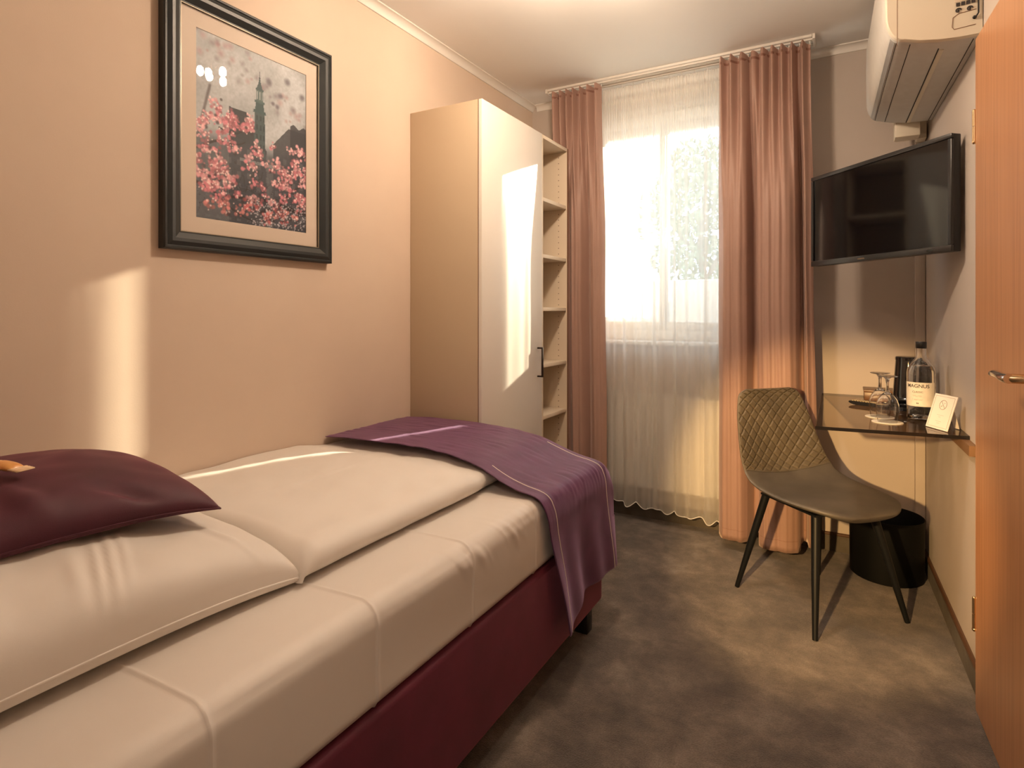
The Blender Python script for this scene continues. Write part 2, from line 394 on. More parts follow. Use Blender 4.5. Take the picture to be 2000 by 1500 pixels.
def smooth_list(pts, n=400, k=6):
    xs = np.linspace(0, 1, n); ys = np.interp(xs, [p[0] for p in pts], [p[1] for p in pts])
    ker = np.hanning(2*k+1); ker /= ker.sum(); yp = np.pad(ys, k, mode='edge'); return xs, np.convolve(yp, ker, 'valid')
def drape(label, xt, xm, xb, y0, zt, zbf, prof, ntop, amp, side, ymin=None):
    t = thing('curtain', label, 'curtain', (sum(xb)/2, y0, .05))
    xs, ys = smooth_list(prof)
    rnd = random.Random(3 if side > 0 else 5); ph = [rnd.random()*6 for _ in range(8)]
    zmid = 1.0
    def X(u, z):
        a = sm(zt, 1.5, z)*1.0; 
        x0 = xt[0]+(xm[0]-xt[0])*a; x1 = xt[1]+(xm[1]-xt[1])*a
        b = sm(1.5, .1, z); x0 += (xb[0]-xm[0])*b; x1 += (xb[1]-xm[1])*b
        return x0+(x1-x0)*u
    def pt(u, z, off=0):
        b = .12+.88*sm(zt-.05, zt-.85, z)
        top = math.cos(2*PI*ntop*u+.8*math.sin(7*u+ph[0]))*.024
        bot = float(np.interp(u, xs, ys))*amp
        fine = .0025*math.sin(2*PI*ntop*u*1.0+ph[1]+1.2*z)+.0012*math.sin(2*PI*ntop*2.1*u+ph[2]-.8*z)
        y = y0+top*(1-b)+(bot+fine)*b+.006*nz(u*5, z*1.6, side)*b
        x = X(u, z)+.004*math.sin(2*PI*ntop*u+1.2)*(1-b)+.004*nz(u*8, z*2, 9)*b
        if ymin is not None and x < -1.34 and z < 2.13: y = max(y, ymin)
        return Vector((x, y-off, z))
    nu, nv = 380, 90
    def fn(u, v):
        zb = zbf(u); z = zt+(zb-zt)*v
        if v < .012: z = zt-.004+.006*math.cos(2*PI*ntop*u+.8*math.sin(7*u+ph[0]))*-1
        return pt(u, z)
    o = obj('curtain_panel', grid(fn, nu, nv), M['drape'], t, 60, recalc=False)
    md = o.modifiers.new('thick', 'SOLIDIFY'); md.thickness = .0022; md.offset = 0
    # heading tape: two narrow bands behind the folds
    for zz in (zt-.028,):
        o2 = obj('heading_tape', grid(lambda u, v: pt(u, zz-.012*v, .0022), nu, 3), M['tape'], t, 60, recalc=False)
    for k in range(ntop+1):
        u = min(.995, max(.005, k/ntop)); p = pt(u, zt-.02)
        bm = B(); tube(bm, [(p.x, p.y, zt-.014), (p.x, 3.13+.2*(p.y-3.13), zt-.002), (p.x, 3.13, ZC-.024)], .0022, 6); sphere(bm, (p.x, 3.13, ZC-.027), .0045, 8, 6)
        obj('curtain_hook', bm, M['white_trim'], t)
    # hem line near the bottom
    obj('hem', grid(lambda u, v: pt(u, zbf(u)+.055-.0015*v, .0018), nu, 2), M['tape'], t, 60, recalc=False)
    return t
drape('rose-brown full-length curtain at the right of the window, behind the chair', (-.563, -.146), (-.560, -.130), (-.560, -.112), 3.112, ZC-.026,
      lambda u: .055 if u < .36 else (.05 if u > .42 and u < .84 else .075),
      [(0, .2), (.06, -.7), (.26, -.85), (.32, -.4), (.35, 1.2), (.41, 1.2), (.43, -.5), (.50, -1.1), (.74, -1.1), (.83, -.5), (.86, 1.1), (.89, 1.0), (.92, -.3), (1, .3)], 9, .062, 1)
drape('rose-brown full-length curtain at the left of the window, beside the open shelves', (-1.516, -1.203), (-1.50, -1.170), (-1.49, -1.158), 3.115, ZC-.026,
      lambda u: .06, [(0, 0), (.15, -.2), (.30, .6), (.42, -.9), (.58, -.5), (.66, .7), (.78, -.9), (.93, -.8), (1, -.1)], 7, .044, -1)

# sheer
st = thing('sheer_curtain', 'white translucent voile curtain hanging across the window', 'curtain', (-.85, 3.192, .09))
rs = random.Random(11); fr = [(rs.uniform(8, 10), rs.random()*6, .0085), (rs.uniform(12, 14), rs.random()*6, .006), (rs.uniform(4, 6), rs.random()*6, .0065), (rs.uniform(20, 23), rs.random()*6, .0012)]
SX0, SX1 = -1.26, -.47
def sheer_y(u, z):
    h = sm(2.44, 1.9, z); y = 3.205
    for f, p, a in fr: y += a*math.sin(2*PI*f*u+p+.25*z)*(.35+.65*h)
    y += .003*math.sin(2*PI*55*u)*(1-h)
    return y
def sheer_zb(u): return .115-.045*u+.010*math.sin(2*PI*7*u+1)+.006*math.sin(2*PI*11*u)
ZST = ZC-.035
def sheer_pt(u, z): return Vector((SX0+(SX1-SX0)*u+.004*math.sin(2*PI*11*u+1)*(1-z/2.6), sheer_y(u, z), z))
obj('voile_panel', grid(lambda u, v: sheer_pt(u, ZST+(sheer_zb(u)-ZST)*v), 460, 50), M['sheer'], st, 80, recalc=False)
obj('heading_band', grid(lambda u, v: sheer_pt(u, ZST-.075-.022*v)+Vector((0, -.0015, 0)), 460, 3), M['sheer'], st, 80, recalc=False)
bm = B(); tube(bm, [sheer_pt(i/300, sheer_zb(i/300)) for i in range(301)], .0022, 6)
obj('hem', bm, M['hem'], st)
for k in range(12):
    u = .03+k*.085; p = sheer_pt(u, ZST); bm = B(); tube(bm, [(p.x, p.y, ZST-.004), (p.x, 3.192, ZST+.004), (p.x, 3.192, ZC-.026)], .002, 6)
    obj('curtain_hook', bm, M['white_trim'], st)

# ------------------------------------------------------------------ wardrobe and shelf unit
WF = -1.357
wd = thing('wardrobe', 'tall cream wardrobe at the foot of the bed, pale door with dark handle', 'wardrobe', (-1.55, 2.4, 0))
bm = B(); box(bm, XL+.001, WF-.018, 2.113, 2.131, .0, 2.11, .001); obj('side_panel', bm, M['cream_panel'], wd)
obj('side_panel', box(B(), XL+.001, WF-.018, 2.670, 2.688, 0, 2.11, .001), M['cream_panel'], wd)
obj('top_panel', box(B(), XL+.001, WF-.018, 2.1315, 2.6695, 2.092, 2.11), M['cream_panel'], wd)
obj('back_panel', box(B(), XL+.001, XL+.006, 2.1315, 2.6695, .08, 2.091), M['cream_panel'], wd)
obj('plinth', box(B(), WF-.06, WF-.045, 2.1315, 2.6695, 0, .079), M['cream_panel'], wd)
obj('edge_strip', box(B(), WF-.0178, WF-.0155, 2.1132, 2.6878, .01, 2.1098), M['edge_brown'], wd)
dr = obj('door', box(B(), WF-.0150, WF+.003, 2.1135, 2.686, .08, 2.1095, .0012), M['door_panel'], wd)
bm = B()
for a in ((WF+.003, WF+.033, 2.632, 2.641, 1.005, 1.013), (WF+.003, WF+.033, 2.632, 2.641, .862, .870), (WF+.026, WF+.034, 2.6315, 2.6415, .862, 1.013)): box(bm, *a, .0008)
obj('handle', bm, M['dark_metal'], dr)

su = thing('open_shelf_unit', 'narrow open cream shelf unit between the wardrobe and the left curtain', 'shelf unit', (-1.55, 2.85, 0))
obj('side_panel', box(B(), XL+.001, WF, 2.6885, 2.705, 0, 2.11, .001), M['shelf_panel'], su)
m = M['peg_panel'] = mat('drilled_panel', (.68, .58, .45), .4); tc = N(m, 'ShaderNodeTexCoord'); sx = N(m, 'ShaderNodeSeparateXYZ'); L(m, tc.outputs['Object'], sx.inputs[0])
def MN(op, a, b=None):
    n = N(m, 'ShaderNodeMath', operation=op)
    for i, q in enumerate((a, b)):
        if q is None: continue
        if isinstance(q, (int, float)): n.inputs[i].default_value = q
        else: L(m, q, n.inputs[i])
    return n.outputs[0]
dz = MN('SUBTRACT', MN('MODULO', sx.outputs['Z'], .032), .016); dx = MN('SUBTRACT', sx.outputs['X'], .141)
dd = MN('SQRT', MN('ADD', MN('MULTIPLY', dx, dx), MN('MULTIPLY', dz, dz))); L(m, ramp(m, MN('LESS_THAN', dd, .0028), [(.4, (.68, .58, .45)), (.6, (.16, .11, .07))]), BS(m).inputs['Base Color'])
sp = obj('side_panel', box(B(), XL+.001, WF, 3.003, 3.020, 0, 2.11, .001), M['peg_panel'], su)
obj('edge_strip', box(B(), WF-.002, WF+.0006, 3.0035, 3.0215, 0, 2.11), M['edge_brown'], su)
obj('back_panel', box(B(), XL+.001, XL+.006, 2.7055, 3.0025, .06, 2.088), M['shelf_panel'], su)
obj('plinth', box(B(), WF-.04, WF-.025, 2.7055, 3.0025, 0, .059), M['shelf_panel'], su)
obj('top_panel', box(B(), XL+.001, WF, 2.7055, 3.0025, 2.092, 2.11, .001), M['shelf_panel'], su)
for z in (1.788, 1.493, 1.216, .921, .65, .36, .06):
    obj('shelf', box(B(), XL+.0065, WF-.004, 2.7055, 3.0022, z-.019, z, .001), M['shelf_panel'], su)

# ------------------------------------------------------------------ bed
bed = thing('bed', 'burgundy velvet upholstered single bed base along the left wall', 'bed', (-1.27, 1.05, 0))
bm = B(); box(bm, XL+.003, -.797, .03, 2.09, .105, .402, .014, seg=3); obj('base_box', bm, M['burgundy'], bed)
bm = B(); box(bm, XL+.004, -.80, -.05, .025, .06, 1.10, .02, seg=3); obj('headboard', bm, M['burgundy'], bed)
for x, y in ((-.85, 2.03), (-1.69, 2.03), (-.85, .12), (-1.69, .12)):
    obj('leg', box(B(), x-.025, x+.025, y-.025, y+.025, 0, .104, .003), M['black_plastic'], bed)

creases = (.17, .51, .86, 1.20, 1.54)
def matt_prof(y):
    P = []
    top, bot, x0, x1, r = .612, .4045, XL+.004, -.803, .045
    for i in range(26): P.append((x0+(x1-r-x0)*i/25, top, 0, 1))
    for i in range(1, 13): a = PI/2*i/12; P.append((x1-r+r*math.sin(a), top-r+r*math.cos(a), math.sin(a), math.cos(a)))
    for i in range(1, 17): P.append((x1, top-r+(bot+.02-top+r)*i/16, 1, 0))
    P += [(x1-.01, bot+.004, .7, -.7), (x1-.03, bot, 0, -1), (x0, bot, 0, -1)]
    return P
ys = sorted(set([.03+2.05*i/420 for i in range(421)]+[c+d*.0025 for c in creases for d in range(-5, 6)]))
rings = []
for y in ys:
    e = max(0, y-2.035)/.045; ins = .035*(1-math.sqrt(max(0, 1-e*e)))
    R = []
    for x, z, nx, nzv in matt_prof(y):
        c = sum(.0032*math.exp(-((y-q-.012*math.sin(6*x))/.0042)**2) for q in creases)*(1 if x > -1.5 else 0)
        edge = math.exp(-((z-.575)/.035)**2)*(1 if x > -.87 else 0)
        puck = edge*.004*max(0, nz(y*34+z*22, z*8, 2))*sm(.9, 1.25, y)*2.2
        side = (1 if x > -.81 else 0)*.007*nz(y*2.3, z*5, 4)*sm(.41, .5, z)
        soft = .003*nz(x*4, y*3, 1)
        d = c+puck+side+soft*(nzv > .5)
        xx = x+nx*d-(ins if x > -.85 else 0); zz = z+nzv*d-(ins if nzv > .3 else 0)
        R.append(Vector((xx, y, max(zz, .4042))))
    rings.append(R)
tag(obj('mattress', loops(rings), M['sheet'], None, 60), 'thick mattress in a smooth cream-white fitted sheet on the burgundy base', 'mattress')

# duvet
def topz(x, y):
    """upper surface of the duvet"""
    f = .700-.022*sm(1.45, 1.62, y)+.006*math.sin(PI*(x+1.75)/.76)-.012*sm(-1.25, -1.0, x)
    return f
ZM = .6165
rings = []
y0, y1 = .845, 2.055
for j in range(201):
    y = y0+(y1-y0)*j/200
    ed = min(1, (y-y0)/.05, (y1-y)/.05); g = math.sqrt(max(.0001, 1-(1-ed)**2))
    R = []
    xr = -.987+.006*nz(y*6, 0, 3); x0 = XL+.004
    nt = 70
    for i in range(nt):
        s = i/(nt-1); x = x0+(xr-.052-x0)*s
        h = topz(x, y)-ZM
        wr = .008*nz(x*5, y*3.5, 5)+.0035*nz(x*14+y*5, y*9, 6)
        wr += .0035*math.exp(-((x+1.36+.02*math.sin(3*y))/.006)**2)*sm(.9, 1.1, y)
        R.append(Vector((x, y, ZM+(h+wr)*(.15+.85*g))))
    hh = (topz(xr-.052, y)-ZM)*(.15+.85*g)+.004*nz((xr-.052)*5, y*3.5, 5)
    for i in range(1, 13):
        a = PI*i/14; k = 1+.05*nz(y*12, a, 8)
        R.append(Vector((xr-.052+.052*math.sin(a)*k-.02*sm(1.5, 1.62, y)*math.sin(a), y, ZM+hh*(.5+.5*math.cos(a)))))
    R.append(Vector((xr-.056, y, ZM))); R.append(Vector((x0, y, ZM)))
    rings.append(R)
tag(obj('duvet', loops(rings), M['duvet'], None, 60), 'folded white duvet lying on the wall side of the mattress', 'duvet')

# pillow, cushion
def pillow_mesh(cx, cy, hx, hy, zs, ht, hb, rot, pin, pw, wr, floor=None, droop=0.0, n=90, ridges=()):
    ca, sa = math.cos(rot), math.sin(rot); V = []; F = []; idx = {}
    def P(u, v, top):
        x = hx*u*(1-pin*(1-v*v)); y = hy*v*(1-pin*(1-u*u))
        f = (max(0, 1-u*u)*max(0, 1-v*v))
        f = f**pw
        c = (abs(u)*abs(v))**3
        z = zs-droop*c+(ht*f if top else -hb*(f**.6))
        if top:
            X, Y = cx+ca*x-sa*y, cy+sa*x+ca*y
            z += wr*f*(nz(X*7, Y*6, zs)+.5*nz(X*19, Y*13, 2))*1.0
            for (rx, ry, dx, dy, ln, wd_, am) in ridges:
                a = (X-rx)*dx+(Y-ry)*dy; b = -(X-rx)*dy+(Y-ry)*dx
                z += am*math.exp(-(b/wd_)**2)*math.exp(-(a/ln)**2)*min(1, f*2.2)
        if floor is not None: z = max(z, floor)
        return Vector((cx+ca*x-sa*y, cy+sa*x+ca*y, z))
    def q(i): s = -1+2*i/n; return math.sin(s*PI/2)*.62+s*.38
    for j in range(n+1):
        for i in range(n+1):
            idx[i, j, 1] = len(V); V.append(P(q(i), q(j), True))
            if i in (0, n) or j in (0, n): idx[i, j, 0] = idx[i, j, 1]
            else: idx[i, j, 0] = len(V); V.append(P(q(i), q(j), False))
    for j in range(n):
        for i in range(n):
            for t in (1, 0):
                f = (idx[i, j, t], idx[i+1, j, t], idx[i+1, j+1, t], idx[i, j+1, t]); F.append(f if t else f[::-1])
    return V, F, [P(q(i), -1, 1) for i in range(n+1)]+[P(1, q(i), 1) for i in range(1, n+1)]+[P(q(n-i), 1, 1) for i in range(1, n+1)]+[P(-1, q(n-i), 1) for i in range(1, n)]
V, F, rim = pillow_mesh(-1.372, .435, .372, .415, .652, .150, .033, 0, .035, .30, .012, ZM+.0015, .022, 210,
    ((-1.10, .532, .95, -.31, .075, .008, .0065), (-1.095, .508, .95, -.31, .07, .007, .0055), (-1.105, .556, .95, -.31, .06, .008, .005), (-1.09, .474, .97, -.22, .05, .012, .004), (-1.08, .735, .9, .42, .07, .009, .006), (-1.13, .38, .9, -.42, .09, .022, .007), (-1.13, .28, .9, -.42, .09, .022, .006), (-1.13, .18, .9, -.42, .09, .022, .006)))
pl = tag(thing('pillow', 'x', 'pillow', (-1.372, .435, ZM)), 'large square white pillow lying flat under the burgundy cushion', 'pillow')
obj('pillow_body', (V, F), M['pillowcase'], pl, 60)
obj('seam', tube(B(), rim, .0022, 6, closed=True), M['pillowcase'], pl)
V, F, rim = pillow_mesh(-1.385, .53, .245, .245, .806, .096, .018, math.radians(-7), .05, .42, .009, None, .018, 100,
    ((-1.17, .60, .6, .8, .05, .014, -.012), (-1.22, .45, .9, .3, .05, .02, .010)))
cu = thing('cushion', 'burgundy velvet cushion lying on top of the white pillow', 'cushion', (-1.385, .53, .78))
obj('cushion_body', (V, F), M['cushion'], cu, 60)
obj('seam', tube(B(), rim, .0018, 6, closed=True), M['cushion'], cu)

# wrapped sweet on the cushion
sw = thing('wrapped_sweet', 'small orange-gold wrapped sweet lying on the burgundy cushion', 'sweet', (-1.312, .462, .90))
A = Vector((.87, .25, -.10)).normalized(); Bx = A.cross(Vector((0, 0, 1))).normalized(); Cx = Bx.cross(A)
base = Vector((-1.312, .462, .9135))
def wrap(u, v):
    a = 2*PI*u; s = v*2-1; r = .011*math.sqrt(max(.02, 1-abs(s)**3)); w_ = .016*(1 if abs(s) < .9 else 1)
    return base+A*s*.026+Bx*math.cos(a)*.015*(.75+.25*math.sqrt(max(0, 1-s*s)))+Cx*math.sin(a)*r*.7
obj('sweet_body', grid(wrap, 24, 21, True), M['foil'], sw, recalc=True)
for sg in (-1, 1):
    def crimp(u, v, sg=sg): return base+A*sg*(.024+.022*u)+Bx*(v-.5)*.032+Cx*(.0012*math.sin(22*u*PI))
    o = obj('wrapper_end', grid(crimp, 30, 5), M['foil_white'], sw, recalc=False); md = o.modifiers.new('thick', 'SOLIDIFY'); md.thickness = .0008

# bed runner
def runner_path():
    """(x, z, outward x, outward z) across the bed from the wall side to the hem"""
    pts = [(XL+.006, .708), (-1.6, .714), (-1.45, .716), (-1.3, .713), (-1.17, .704), (-1.06, .688), (-.985, .664), (-.93, .645), (-.88, .632), (-.84, .625), (-.812, .616), (-.795, .600), (-.786, .578), (-.782, .55), (-.783, .50), (-.783, .42), (-.782, .34), (-.781, .26), (-.780, .195)]
    P = [Vector((a, 0, b)) for a, b in pts]; out = []
    n = len(P)
    for i in range(n-1):
        p0 = P[max(0, i-1)]; p1 = P[i]; p2 = P[i+1]; p3 = P[min(n-1, i+2)]
        k = max(3, int((p2-p1).length/.012))
        for j in range(k):
            t = j/k; out.append(.5*((2*p1)+(p2-p0)*t+(2*p0-5*p1+4*p2-p3)*t*t+(3*p1-p0-3*p2+p3)*t**3))
    out.append(P[-1]); return out
RP = runner_path(); NS = len(RP)
arc = [0]
for a, b in zip(RP, RP[1:]): arc.append(arc[-1]+(b-a).length)
def r_edges(p):
    """near and far Y of the cloth at a station of the path"""
    near = 1.60+.015*sm(-1.6, -1.2, p.x)-.035*sm(-1.2, -.85, p.x); far = 2.100
    if p.x > -1.34: far = 2.100+.05*sm(-1.34, -1.2, p.x)
    hang = max(0, .60-p.z)/.41 if p.x > -.83 else 0
    near += .10*hang**1.2; far += .05*hang
    return near, far
def runner_pt(i, v, off=0.0):
    p = RP[i]; a = RP[max(0, i-1)]; b = RP[min(NS-1, i+1)]; t = (b-a).normalized(); nrm = Vector((-t.z, 0, t.x))
    near, far = r_edges(p); y = near+(far-near)*v
    hang = sm(.60, .22, p.z) if p.x > -.83 else 0
    x, z = p.x, p.z
    d = .0015+off
    if hang > 0:
        d += hang*(.010*math.sin(9*v+.8)+.006*math.sin(21*v+2)+.006)+.012*hang*math.exp(-(v/.12)**2)
        z2 = z
        # hem shape: lower at the near corner
        if p.z < .35: z2 -= (.022*math.exp(-(v/.16)**2)-.022)*-1*0+.0
        z = z2-(.35-min(p.z, .35))/.155*(.022*math.exp(-(v/.15)**2)-.028*sm(.15, .4, v))
    else:
        d += .0022*abs(nz(p.x*9, y*26, 3))*2+.0018*nz(p.x*6, y*10, 7)+.003*max(0, nz(p.x*5, y*5, 17))
    corner = sm(-.90, -.80, p.x)*sm(.5, .62, p.z)
    d += corner*.004*abs(nz(y*40, p.z*12, 1))
    over = max(0, y-2.085)
    q = p+nrm*d; q = Vector((q.x, y, z+(q.z-p.z)))
    if over > 0 and hang < .5: q.z -= over*over*11*(1-hang)
    return q
NV = 110
obj_r = thing('bed_runner', 'purple velvet bed runner draped over the foot of the bed', 'bed runner', (-1.2, 1.85, .62))
o = obj('cloth', grid(lambda u, v: runner_pt(int(round(u*(NS-1))), v), NS, NV), M['runner'], obj_r, 70, recalc=False)
md = o.modifiers.new('thick', 'SOLIDIFY'); md.thickness = .0025; md.offset = 1
def pipe(vs, i0):
    pts = [runner_pt(i, vs(i), .0026) for i in range(i0, NS)]
    return tube(B(), pts, .0016, 6)
def vnear(i): n_, f_ = r_edges(RP[i]); return .055/(f_-n_)*(1.0-.55*sm(.4, .2, RP[i].z)*(RP[i].x > -.83))
def vfar(i): n_, f_ = r_edges(RP[i]); return 1-.085/(f_-n_)
iz = next(i for i, p in enumerate(RP) if p.x > -1.02)
obj('piping', pipe(vnear, iz), M['piping'], obj_r); iz2 = next(i for i, p in enumerate(RP) if p.x > -1.02)
obj('piping', pipe(vfar, iz2), M['piping'], obj_r)

# ------------------------------------------------------------------ picture on the left wall
pc = thing('framed_picture', 'large black framed photo of a church spire behind pink blossoms', 'picture', (XL, 1.293, 1.377))
PY0, PY1, PZ0, PZ1 = .972, 1.614, 1.378, 2.182
def mitre(y0, y1, z0, z1, prof, m, name):
    """frame moulding: prof = (inset, height off the wall) around the rectangle"""
    rings = []
    for ins, hgt in prof: rings.append([Vector((XL+hgt, y0+ins, z0+ins)), Vector((XL+hgt, y1-ins, z0+ins)), Vector((XL+hgt, y1-ins, z1-ins)), Vector((XL+hgt, y0+ins, z1-ins))])
    rings.append(rings[0]); V = [p for r in rings[:-1] for p in r]; F = []; n = len(rings)-1
    for j in range(n):
        k = (j+1) % n
        for i in range(4): F.append((j*4+i, j*4+(i+1) % 4, k*4+(i+1) % 4, k*4+i))
    return obj(name, (V, F), m, pc, 20)
mitre(PY0, PY1, PZ0, PZ1, [(0, .001), (0, .026), (.004, .030), (.009, .030), (.012, .027), (.016, .029), (.024, .032), (.034, .030), (.046, .022), (.052, .018), (.056, .018), (.056, .001)], M['black_frame'], 'frame')
mitre(PY0+.0562, PY1-.0562, PZ0+.0562, PZ1-.0562, [(0, .0145), (0, .0175), (.0022, .0175), (.0022, .0145)], M['frame_line'], 'inner_edge')
obj('backing_board', box(B(), XL+.001, XL+.004, PY0+.057, PY1-.057, PZ0+.057, PZ1-.057), M['black_frame'], pc)
iy0, iy1, iz0, iz1 = 1.082, 1.5055, 1.4846, 2.0717
bm = B()
for a in ((PY0+.057, PY1-.057, PZ0+.057, iz0), (PY0+.057, PY1-.057, iz1, PZ1-.057), (PY0+.057, iy0, iz0, iz1), (iy1, PY1-.057, iz0, iz1)): box(bm, XL+.0062, XL+.0085, *a)
obj('mount_board', bm, M['mat_board'], pc)
obj('glass', box(B(), XL+.0115, XL+.0135, PY0+.0575, PY1-.0575, PZ0+.0575, PZ1-.0575), M['picture_glass'], pc)

def photo_pixels(Wp, Hp):
    rg = np.random.RandomState(4); yy, xx = np.mgrid[0:Hp, 0:Wp]; u = (xx+.5)/Wp; v = (yy+.5)/Hp     # v up
    def fbm(s, seed, octv=4):
        r = np.random.RandomState(seed); out = np.zeros((Hp, Wp)); amp = 1; tot = 0
        for o_ in range(octv):
            gx, gy = int(s*2**o_)+2, int(s*1.4*2**o_)+2; g = r.rand(gy+1, gx+1)
            fx = u*(gx-1); fy = v*(gy-1); ix = np.floor(fx).astype(int); iy = np.floor(fy).astype(int); tx = fx-ix; ty = fy-iy
            tx = tx*tx*(3-2*tx); ty = ty*ty*(3-2*ty)
            a = g[iy, ix]*(1-tx)+g[iy, ix+1]*tx; b = g[iy+1, ix]*(1-tx)+g[iy+1, ix+1]*tx; out += amp*(a*(1-ty)+b*ty); tot += amp; amp *= .55
        return out/tot
    img = np.zeros((Hp, Wp, 3))
    sky = np.array([.50, .53, .56]); img[:] = sky; f = fbm(4, 1)[..., None]; img = img*(.72+.55*f)
    def blend(mask, col, a=1.0):
        nonlocal img
        m_ = np.clip(mask, 0, 1)[..., None]*a; img = img*(1-m_)+np.array(col)*m_
    def blob(cx, cy, r, col, a, soft=.5, asp=.72):
        d = np.sqrt(((u-cx)*asp)**2+(v-cy)**2)/r; blend(1-np.clip((d-1+soft)/soft, 0, 1), col, a)
    for k in range(46):       # blurred twigs and buds in the sky
        t = k/45; blob(.02+.95*t+rg.normal(0, .05), .97-.30*t**1.2+rg.normal(0, .055), rg.uniform(.012, .035), (.42, .24, .25) if rg.rand() < .6 else (.24, .20, .22), .55, .9)
    for x_, y_, r_ in ((.73, .80, .025), (.70, .73, .02), (.66, .74, .018), (.87, .62, .013), (.80, .9, .03), (.62, .86, .03), (.95, .84, .03)): blob(x_, y_, r_, (.14, .12, .15), .75, .7)
    for k in range(60): t = k/59; blob(.12-.10*t, .72-.30*t, .012, (.16, .14, .15), .6, .9)
    dark = (.028, .036, .048)
    # roofs and street facades
    rl = (u > .27)*(v < .64-.02*(u-.27))*(v < .70-1.05*np.maximum(0, u-.36))*(u < .60); blend(rl.astype(float), dark, .95)
    rr = (u > .66)*(v < .50+.12*np.minimum(1, (u-.66)/.15)); blend(rr.astype(float), (.06, .065, .08), .9)
    rr = (u > .83)*(v < .645+.01*np.sin(u*60)); blend(rr.astype(float), (.05, .055, .07), .92)
    low = 1-np.clip((v-.42)/.08, 0, 1); blend(low*.85, (.075, .085, .11))
    fc = (v < .45)*(v > .02)*((np.sin(u*75) > .3)*(np.sin(v*95) > 0)); blend(fc*1.0, (.20, .22, .25), .35)
    # spire
    sx = .536
    def seg(v0, v1, w0, w1, col, a=1):
        t = (v-v0)/(v1-v0); wd_ = w0+(w1-w0)*t; blend(((t >= 0)*(t <= 1)*(np.abs(u-sx) < wd_)).astype(float), col, a)
    teal = (.055, .115, .125)
    seg(.40, .66, .052, .046, (.075, .12, .13)); seg(.655, .672, .058, .055, teal); seg(.672, .715, .040, .036, teal); seg(.715, .728, .046, .044, (.09, .16, .165))
    seg(.728, .785, .031, .029, (.12, .18, .18)); seg(.785, .797, .036, .034, teal); seg(.797, .825, .028, .012, teal); seg(.825, .835, .012, .010, teal); seg(.835, .852, .008, .005, teal); seg(.852, .895, .0035, .001, dark)
    blob(sx, .858, .006, dark, 1, .3)
    cols_ = (np.abs(u-sx) < .027)*(v > .733)*(v < .78)*(np.sin((u-sx)*PI/.0125+1.2) > .35); blend(cols_*1.0, (.40, .45, .46), .9)
    win_ = (np.abs(u-sx) < .045)*(v > .42)*(v < .64)*(np.sin((u-sx)*PI/.016) > .2)*(np.sin(v*PI/.028) > -.2); blend(win_*1.0, (.02, .04, .05), .7)
    blend(((v > .36)*(v < .375)*(u > .36)*(u < .74)).astype(float), (.35, .37, .40), .6)
    # branches
    def branch(p, q, r, col=(.035, .022, .03)):
        k = int(90*math.hypot(p[0]-q[0], p[1]-q[1]))+6
        for i in range(k):
            t = i/(k-1); blob(p[0]+(q[0]-p[0])*t+.01*math.sin(9*t+p[0]*20), p[1]+(q[1]-p[1])*t+.012*math.sin(7*t+p[1]*30), r*(1-.5*t), col, .9, .5)
    branch((0, .38), (.40, .47), .011); branch((1, .14), (.2, .16), .016); branch((.55, .08), (.98, .30), .011); branch((.0, .20), (.5, .02), .010); branch((.2, .5), (.5, .53), .007)
    for k in range(46):
        a = (rg.rand(), rg.uniform(.0, .34)); th = rg.uniform(0, 2*PI); ln = rg.uniform(.06, .2); branch(a, (a[0]+ln*math.cos(th)*1.3, a[1]+ln*math.sin(th)), .0042)
    # blossoms
    cl = []
    for k in range(135):
        x_ = rg.rand(); y_ = rg.beta(1.9, 1.9)*.58+.0
        if .30 < x_ < .72 and .17 < y_ < .36 and rg.rand() < .75: continue
        if .33 < x_ < .62 and y_ > .42 and rg.rand() < .6: continue
        cl.append((x_, y_))
    cl += [(.32+.03*rg.randn(), .565+.02*rg.randn()) for _ in range(8)]+[(.43+.03*rg.randn(), .57+.02*rg.randn()) for _ in range(8)]+[(.2+.06*rg.randn(), .55+.03*rg.randn()) for _ in range(8)]
    cl.sort(key=lambda c: rg.rand())
    for x_, y_ in cl:
        base_ = np.array([.62, .25, .30]) if rg.rand() < .5 else np.array([.80, .46, .50])
        if y_ < .13: base_ = base_*np.array([.8, .6, .55])
        for q in range(9):
            s = rg.uniform(.5, 1.3); blob(x_+rg.normal(0, .022), y_+rg.normal(0, .016), rg.uniform(.006, .015), np.clip(base_*s, 0, .95), .85, .45)
        for q in range(3): blob(x_+rg.normal(0, .02), y_+rg.normal(0, .014), rg.uniform(.004, .008), (.93, .74, .74), .9, .5)
        if rg.rand() < .45: blob(x_+rg.normal(0, .03), y_+rg.normal(0, .02), rg.uniform(.008, .016), (.05, .035, .05), .8, .5)
    for k in range(260):
        x_, y_ = rg.uniform(.45, 1), rg.uniform(0, .17); blob(x_, y_, rg.uniform(.003, .007), (.62, .60, .66), .75, .5)
    return np.clip(img*(.88+.24*fbm(60, 9, 2))[..., None], 0, 1)
Wp, Hp = 210, 290
img = photo_pixels(Wp, Hp)**1.2
me = bpy.data.meshes.new('photograph')
gy, gz = np.meshgrid(np.linspace(iy0-.004, iy1+.004, Wp), np.linspace(iz0-.004, iz1+.004, Hp))
co = np.stack([np.full_like(gy, XL+.0056)-XL, gy-1.293, gz-1.377], -1).reshape(-1, 3)
ii = (np.arange(Hp-1)[:, None]*Wp+np.arange(Wp-1)[None]).reshape(-1)
fc = np.stack([ii, ii+1, ii+Wp+1, ii+Wp], 1)
me.from_pydata(co.tolist(), [], fc.tolist())
ca_ = me.color_attributes.new('print', 'FLOAT_COLOR', 'POINT')
ca_.data.foreach_set('color', np.concatenate([img.reshape(-1, 3), np.ones((Wp*Hp, 1))], 1).astype(np.float32).ravel())
